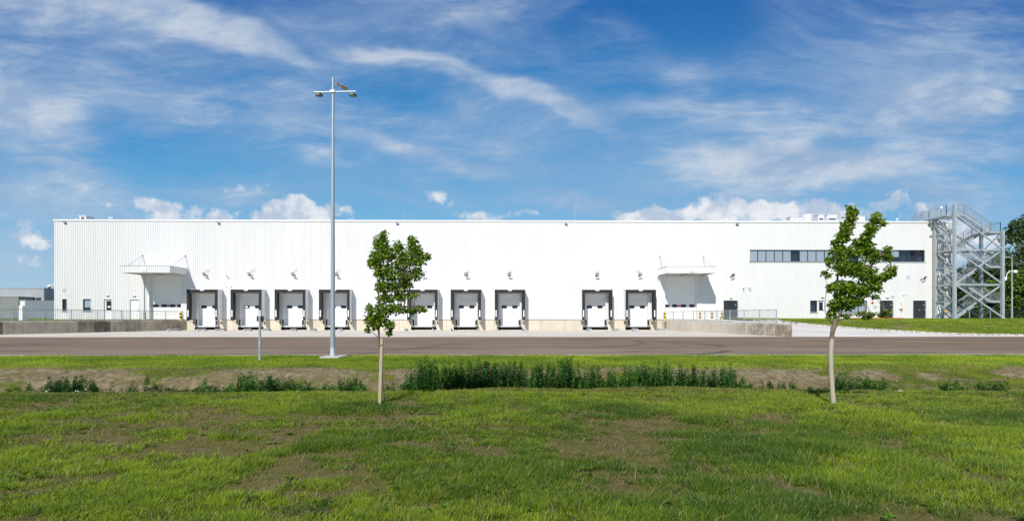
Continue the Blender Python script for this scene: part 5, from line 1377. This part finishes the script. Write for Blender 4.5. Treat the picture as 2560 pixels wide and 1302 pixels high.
o = weed_plants('tall_weeds', sp_); tag(o, 'dense dark green tall weeds filling the middle of the ditch', 'weeds', kind='stuff')
o = weed_plants('scattered_weeds', scatter(-60, 2620, 300, 11.9, 13.8, .12, .55, 11)); tag(o, 'small weeds scattered along the whole length of the ditch', 'weeds', kind='stuff')
o = weed_plants('low_weeds', scatter(560, 925, 210, 12.0, 12.7, .50, .98, 3) + scatter(330, 560, 60, 12.0, 12.6, .35, .70, 4)); tag(o, 'lower dark weeds in the ditch left of the staked tree', 'weeds', kind='stuff')
o = weed_plants('flowering_weeds', scatter(105, 245, 75, 12.3, 12.9, .50, .80, 5)); tag(o, 'dark weed patch with small white flowers at the left of the ditch', 'weeds', kind='stuff')
o = weed_plants('ditch_weeds', scatter(2090, 2215, 60, 11.9, 12.4, .50, .82, 6) + scatter(1860, 2080, 40, 12.0, 12.4, .30, .60, 7)); tag(o, 'low green weeds in the ditch around the right tree', 'weeds', kind='stuff')
o = weed_plants('sparse_weeds', scatter(2430, 2520, 16, 11.9, 12.5, .50, .75, 8) + scatter(920, 1000, 10, 12.0, 12.4, .25, .4, 9)); tag(o, 'small weed clump in the ditch at the right edge', 'weeds', kind='stuff')
q = atY(2367, 970, 12.4)
o = weed_plants('weed_plant', [(q.x, 12.4, .68), (q.x + .05, 12.5, .5), (q.x - .04, 12.45, .55)]); tag(o, 'lone dark weed on the ditch bank right of the right tree', 'plant')
# white flowers
n = 30; px = rs_.uniform(105, 225, n); Y = rs_.uniform(12.0, 12.6, n); C = []
for a_, y_ in zip(px, Y): q = atY(a_, 900, y_); C.append((q.x, y_, hz(q.x, y_) + rs_.uniform(.22, .42)))
b = MB()
for c_ in C:
    b.add([(c_[0] + cos(k * pi / 3) * .012, c_[1] - .01 + .008 * sin(k * pi / 3), c_[2] + sin(k * pi / 3) * .010) for k in range(6)], [tuple(range(6))])
o = b.build('flowers', M['petal']); tag(o, 'small white flowers in the weed patch at left', 'flowers', kind='stuff')
# stones
def stone(mb, x, y, z, s, rn):
    n = 7; P = []
    for i, (rr_, h) in enumerate(((.9, -.3), (1, .15), (.55, .6))):
        for k in range(n): a_ = 2 * pi * k / n + i * .3; P.append((x + cos(a_) * s * rr_ * rn.uniform(.75, 1.15), y + sin(a_) * s * rr_ * rn.uniform(.7, 1.1), z + h * s * rn.uniform(.8, 1.1)))
    mb.add(P, [(i * n + k, i * n + (k + 1) % n, (i + 1) * n + (k + 1) % n, (i + 1) * n + k) for i in range(2) for k in range(n)] + [tuple(range(2 * n, 3 * n))])
rn = random.Random(12); b = MB()
for i in range(380):
    y = rn.uniform(12.6, 15.6) if i < 350 else rn.uniform(4, 11); x = rn.uniform(-1.1, 1.1) * y; stone(b, x, y, hz(x, y), rn.choice((.008, .012, .018, .026)) * rn.uniform(.6, 1.2) * (1 if i < 350 else .5), rn)
o = b.build('small_stones', M['stone']); tag(o, 'small pale stones strewn over the ditch bank and bare earth', 'stones', kind='stuff')
b = MB(); q = hit(2251, 981, 8); stone(b, q.x, q.y, q.z + .02, .055, rn); o = b.build('stone_block', M['stone']); tag(o, 'largest pale stone at the ditch lip right of the right tree', 'stone')

# ------------------------------------------------------------------ distant trees and fence on the right
def big_tree(px, Y, ztop, rad, zlow, label, seed, n=5200, tone=0):
    rn = np.random.RandomState(seed); p = atY(px, 790, Y); x = p.x; zg = 1.1
    r = empty('tree', (x, Y, zg)); tag(r, label, 'tree', 'trees beyond the fence')
    b = MB(); b.tube([(x, Y, zg - .2), (x + .1, Y, zg + ztop * .3), (x - .1, Y, zg + ztop * .6), (x, Y, ztop * .9)], [.28, .22, .14, .04], 8)
    for k in range(7):
        an = rn.uniform(0, 2 * pi); z = zg + ztop * rn.uniform(.2, .65); b.tube([(x, Y, z), (x + cos(an) * rad * .4, Y + sin(an) * rad * .4, z + ztop * .1), (x + cos(an) * rad * .8, Y + sin(an) * rad * .8, z + ztop * .22)], [.10, .07, .03], 6)
    b.build('trunk', M['bark'], r)
    nl = 34; cs = []
    for i in range(nl):
        t = rn.uniform(0, 1); z = zlow + (ztop - zlow) * t; rr_ = rad * (1 - .65 * t ** 1.6) * rn.uniform(.25, .95); an = rn.uniform(0, 2 * pi)
        cs.append((x + cos(an) * rr_, Y + sin(an) * rr_ * .8, z, rad * rn.uniform(.20, .36)))
    cs.append((x, Y, ztop - rad * .2, rad * .3)); cs = np.array(cs)
    ks = rn.randint(0, len(cs), n); B = cs[ks]; q = rn.normal(size=(n, 3)); q /= np.linalg.norm(q, axis=1, keepdims=True); q *= rn.uniform(.35, 1, (n, 1)) ** .5
    C = B[:, :3] + q * B[:, 3:4] * np.array([1.1, 1.1, .8]); D = q + rn.normal(0, .5, (n, 3)); D[:, 2] -= .2; N = q * .8 + np.array([0, 0, .6]) + rn.normal(0, .35, (n, 3))
    tone_ = [np.array([.085, .140, .032]), np.array([.125, .205, .032]), np.array([.070, .115, .030])][tone]
    col = tone_ * (.65 + .7 * rn.uniform(0, 1, (n, 1))) * (.85 + .3 * (ks[:, None] % 5) / 5)
    leaves_mesh('crown', C, D, N, np.full(n, .42) * rn.uniform(.6, 1.2, n), np.full(n, .26), col, M['far_leaf'], r, off=(x, Y, zg), fold=.2)
FT = [(2548, 92, 19.0, 5.2, 3.5, 'tallest dark tree at the right edge of the picture', 0), (2500, 100, 13.5, 4.6, 3.0, 'dark tree right behind the outer column of the stair tower', 2), (2452, 106, 13.0, 4.8, 2.5, 'dense tree seen through the middle of the stair tower', 0),
      (2415, 96, 10.2, 3.6, 2.0, 'rounded tree seen through the left half of the stair tower', 2), (2480, 84, 7.0, 3.4, 1.6, 'low bushy tree behind the tower and the slim lamp post', 1), (2546, 82, 8.6, 3.6, 1.6, 'bright green bushy tree right of the slim lamp post', 1), (2590, 96, 21, 5.5, 3, 'tall tree just beyond the right edge of the picture', 0),
      (2395, 104, 9.4, 3.6, 2.0, 'small tree just beyond the warehouse corner', 0), (2640, 90, 12, 5, 2, 'broad tree far right', 1)]
for i, (px, Y, zt_, rad, zl, lab, tone) in enumerate(FT): big_tree(px, Y, zt_, rad, zl, lab, 40 + i, 7000 if Y < 90 or zt_ > 15 else 5200, tone)
# hedge-like undergrowth behind the fence
n = 16000; X = rs_.uniform(58, 140, n); Y = rs_.uniform(78, 82, n); Zt = 1.0 + 3.4 * fbm(X, Y, 55, .35, 3)
C = np.stack([X, Y, 1.0 + (Zt - 1.0) * rs_.uniform(0, 1, n)], -1); D = unit_rand(n); N = unit_rand(n) + np.array([0, -.4, .6])
col = np.array([.035, .075, .016]) * (.6 + .8 * rs_.uniform(0, 1, (n, 1)))
o = leaves_mesh('undergrowth', C, D, N, np.full(n, .38), np.full(n, .24), col, M['far_leaf']); tag(o, 'dark undergrowth behind the fence at right', 'bushes', kind='stuff')
fr = empty('fence', (70, 72, 1.1)); tag(fr, 'dark green wire mesh fence behind the stair tower', 'fence')
x = 54
while x < 130:
    b = MB(); b.box(x - .04, x + .04, 71.96, 72.04, .9, 2.9); b.build('post', M['steel_dull'], fr); x += 3.1
b = MB(); k = 0
for z in np.arange(1.3, 2.8, .16): b.box(54, 130, 71.99, 72.01, z, z + .012)
x = 54.1
while x < 130: b.box(x, x + .008, 71.985, 71.99, 1.25, 2.8); x += .2
b.build('mesh_panel', M['dark'], fr)
# low far hedge left
n = 6000; X = rs_.uniform(-130, -60, n); Y = rs_.uniform(150, 155, n); C = np.stack([X, Y, 1.0 + 7.2 * fbm(X, Y, 58, .12, 3) * rs_.uniform(0, 1, n)], -1)
o = leaves_mesh('far_hedge', C, unit_rand(n), unit_rand(n) + np.array([0, -.4, .6]), np.full(n, .9), np.full(n, .6), np.array([.05, .08, .03]) * (.7 + .6 * rs_.uniform(0, 1, (n, 1))), M['far_leaf']); tag(o, 'far row of dark bushes on the left horizon', 'bushes', kind='stuff')
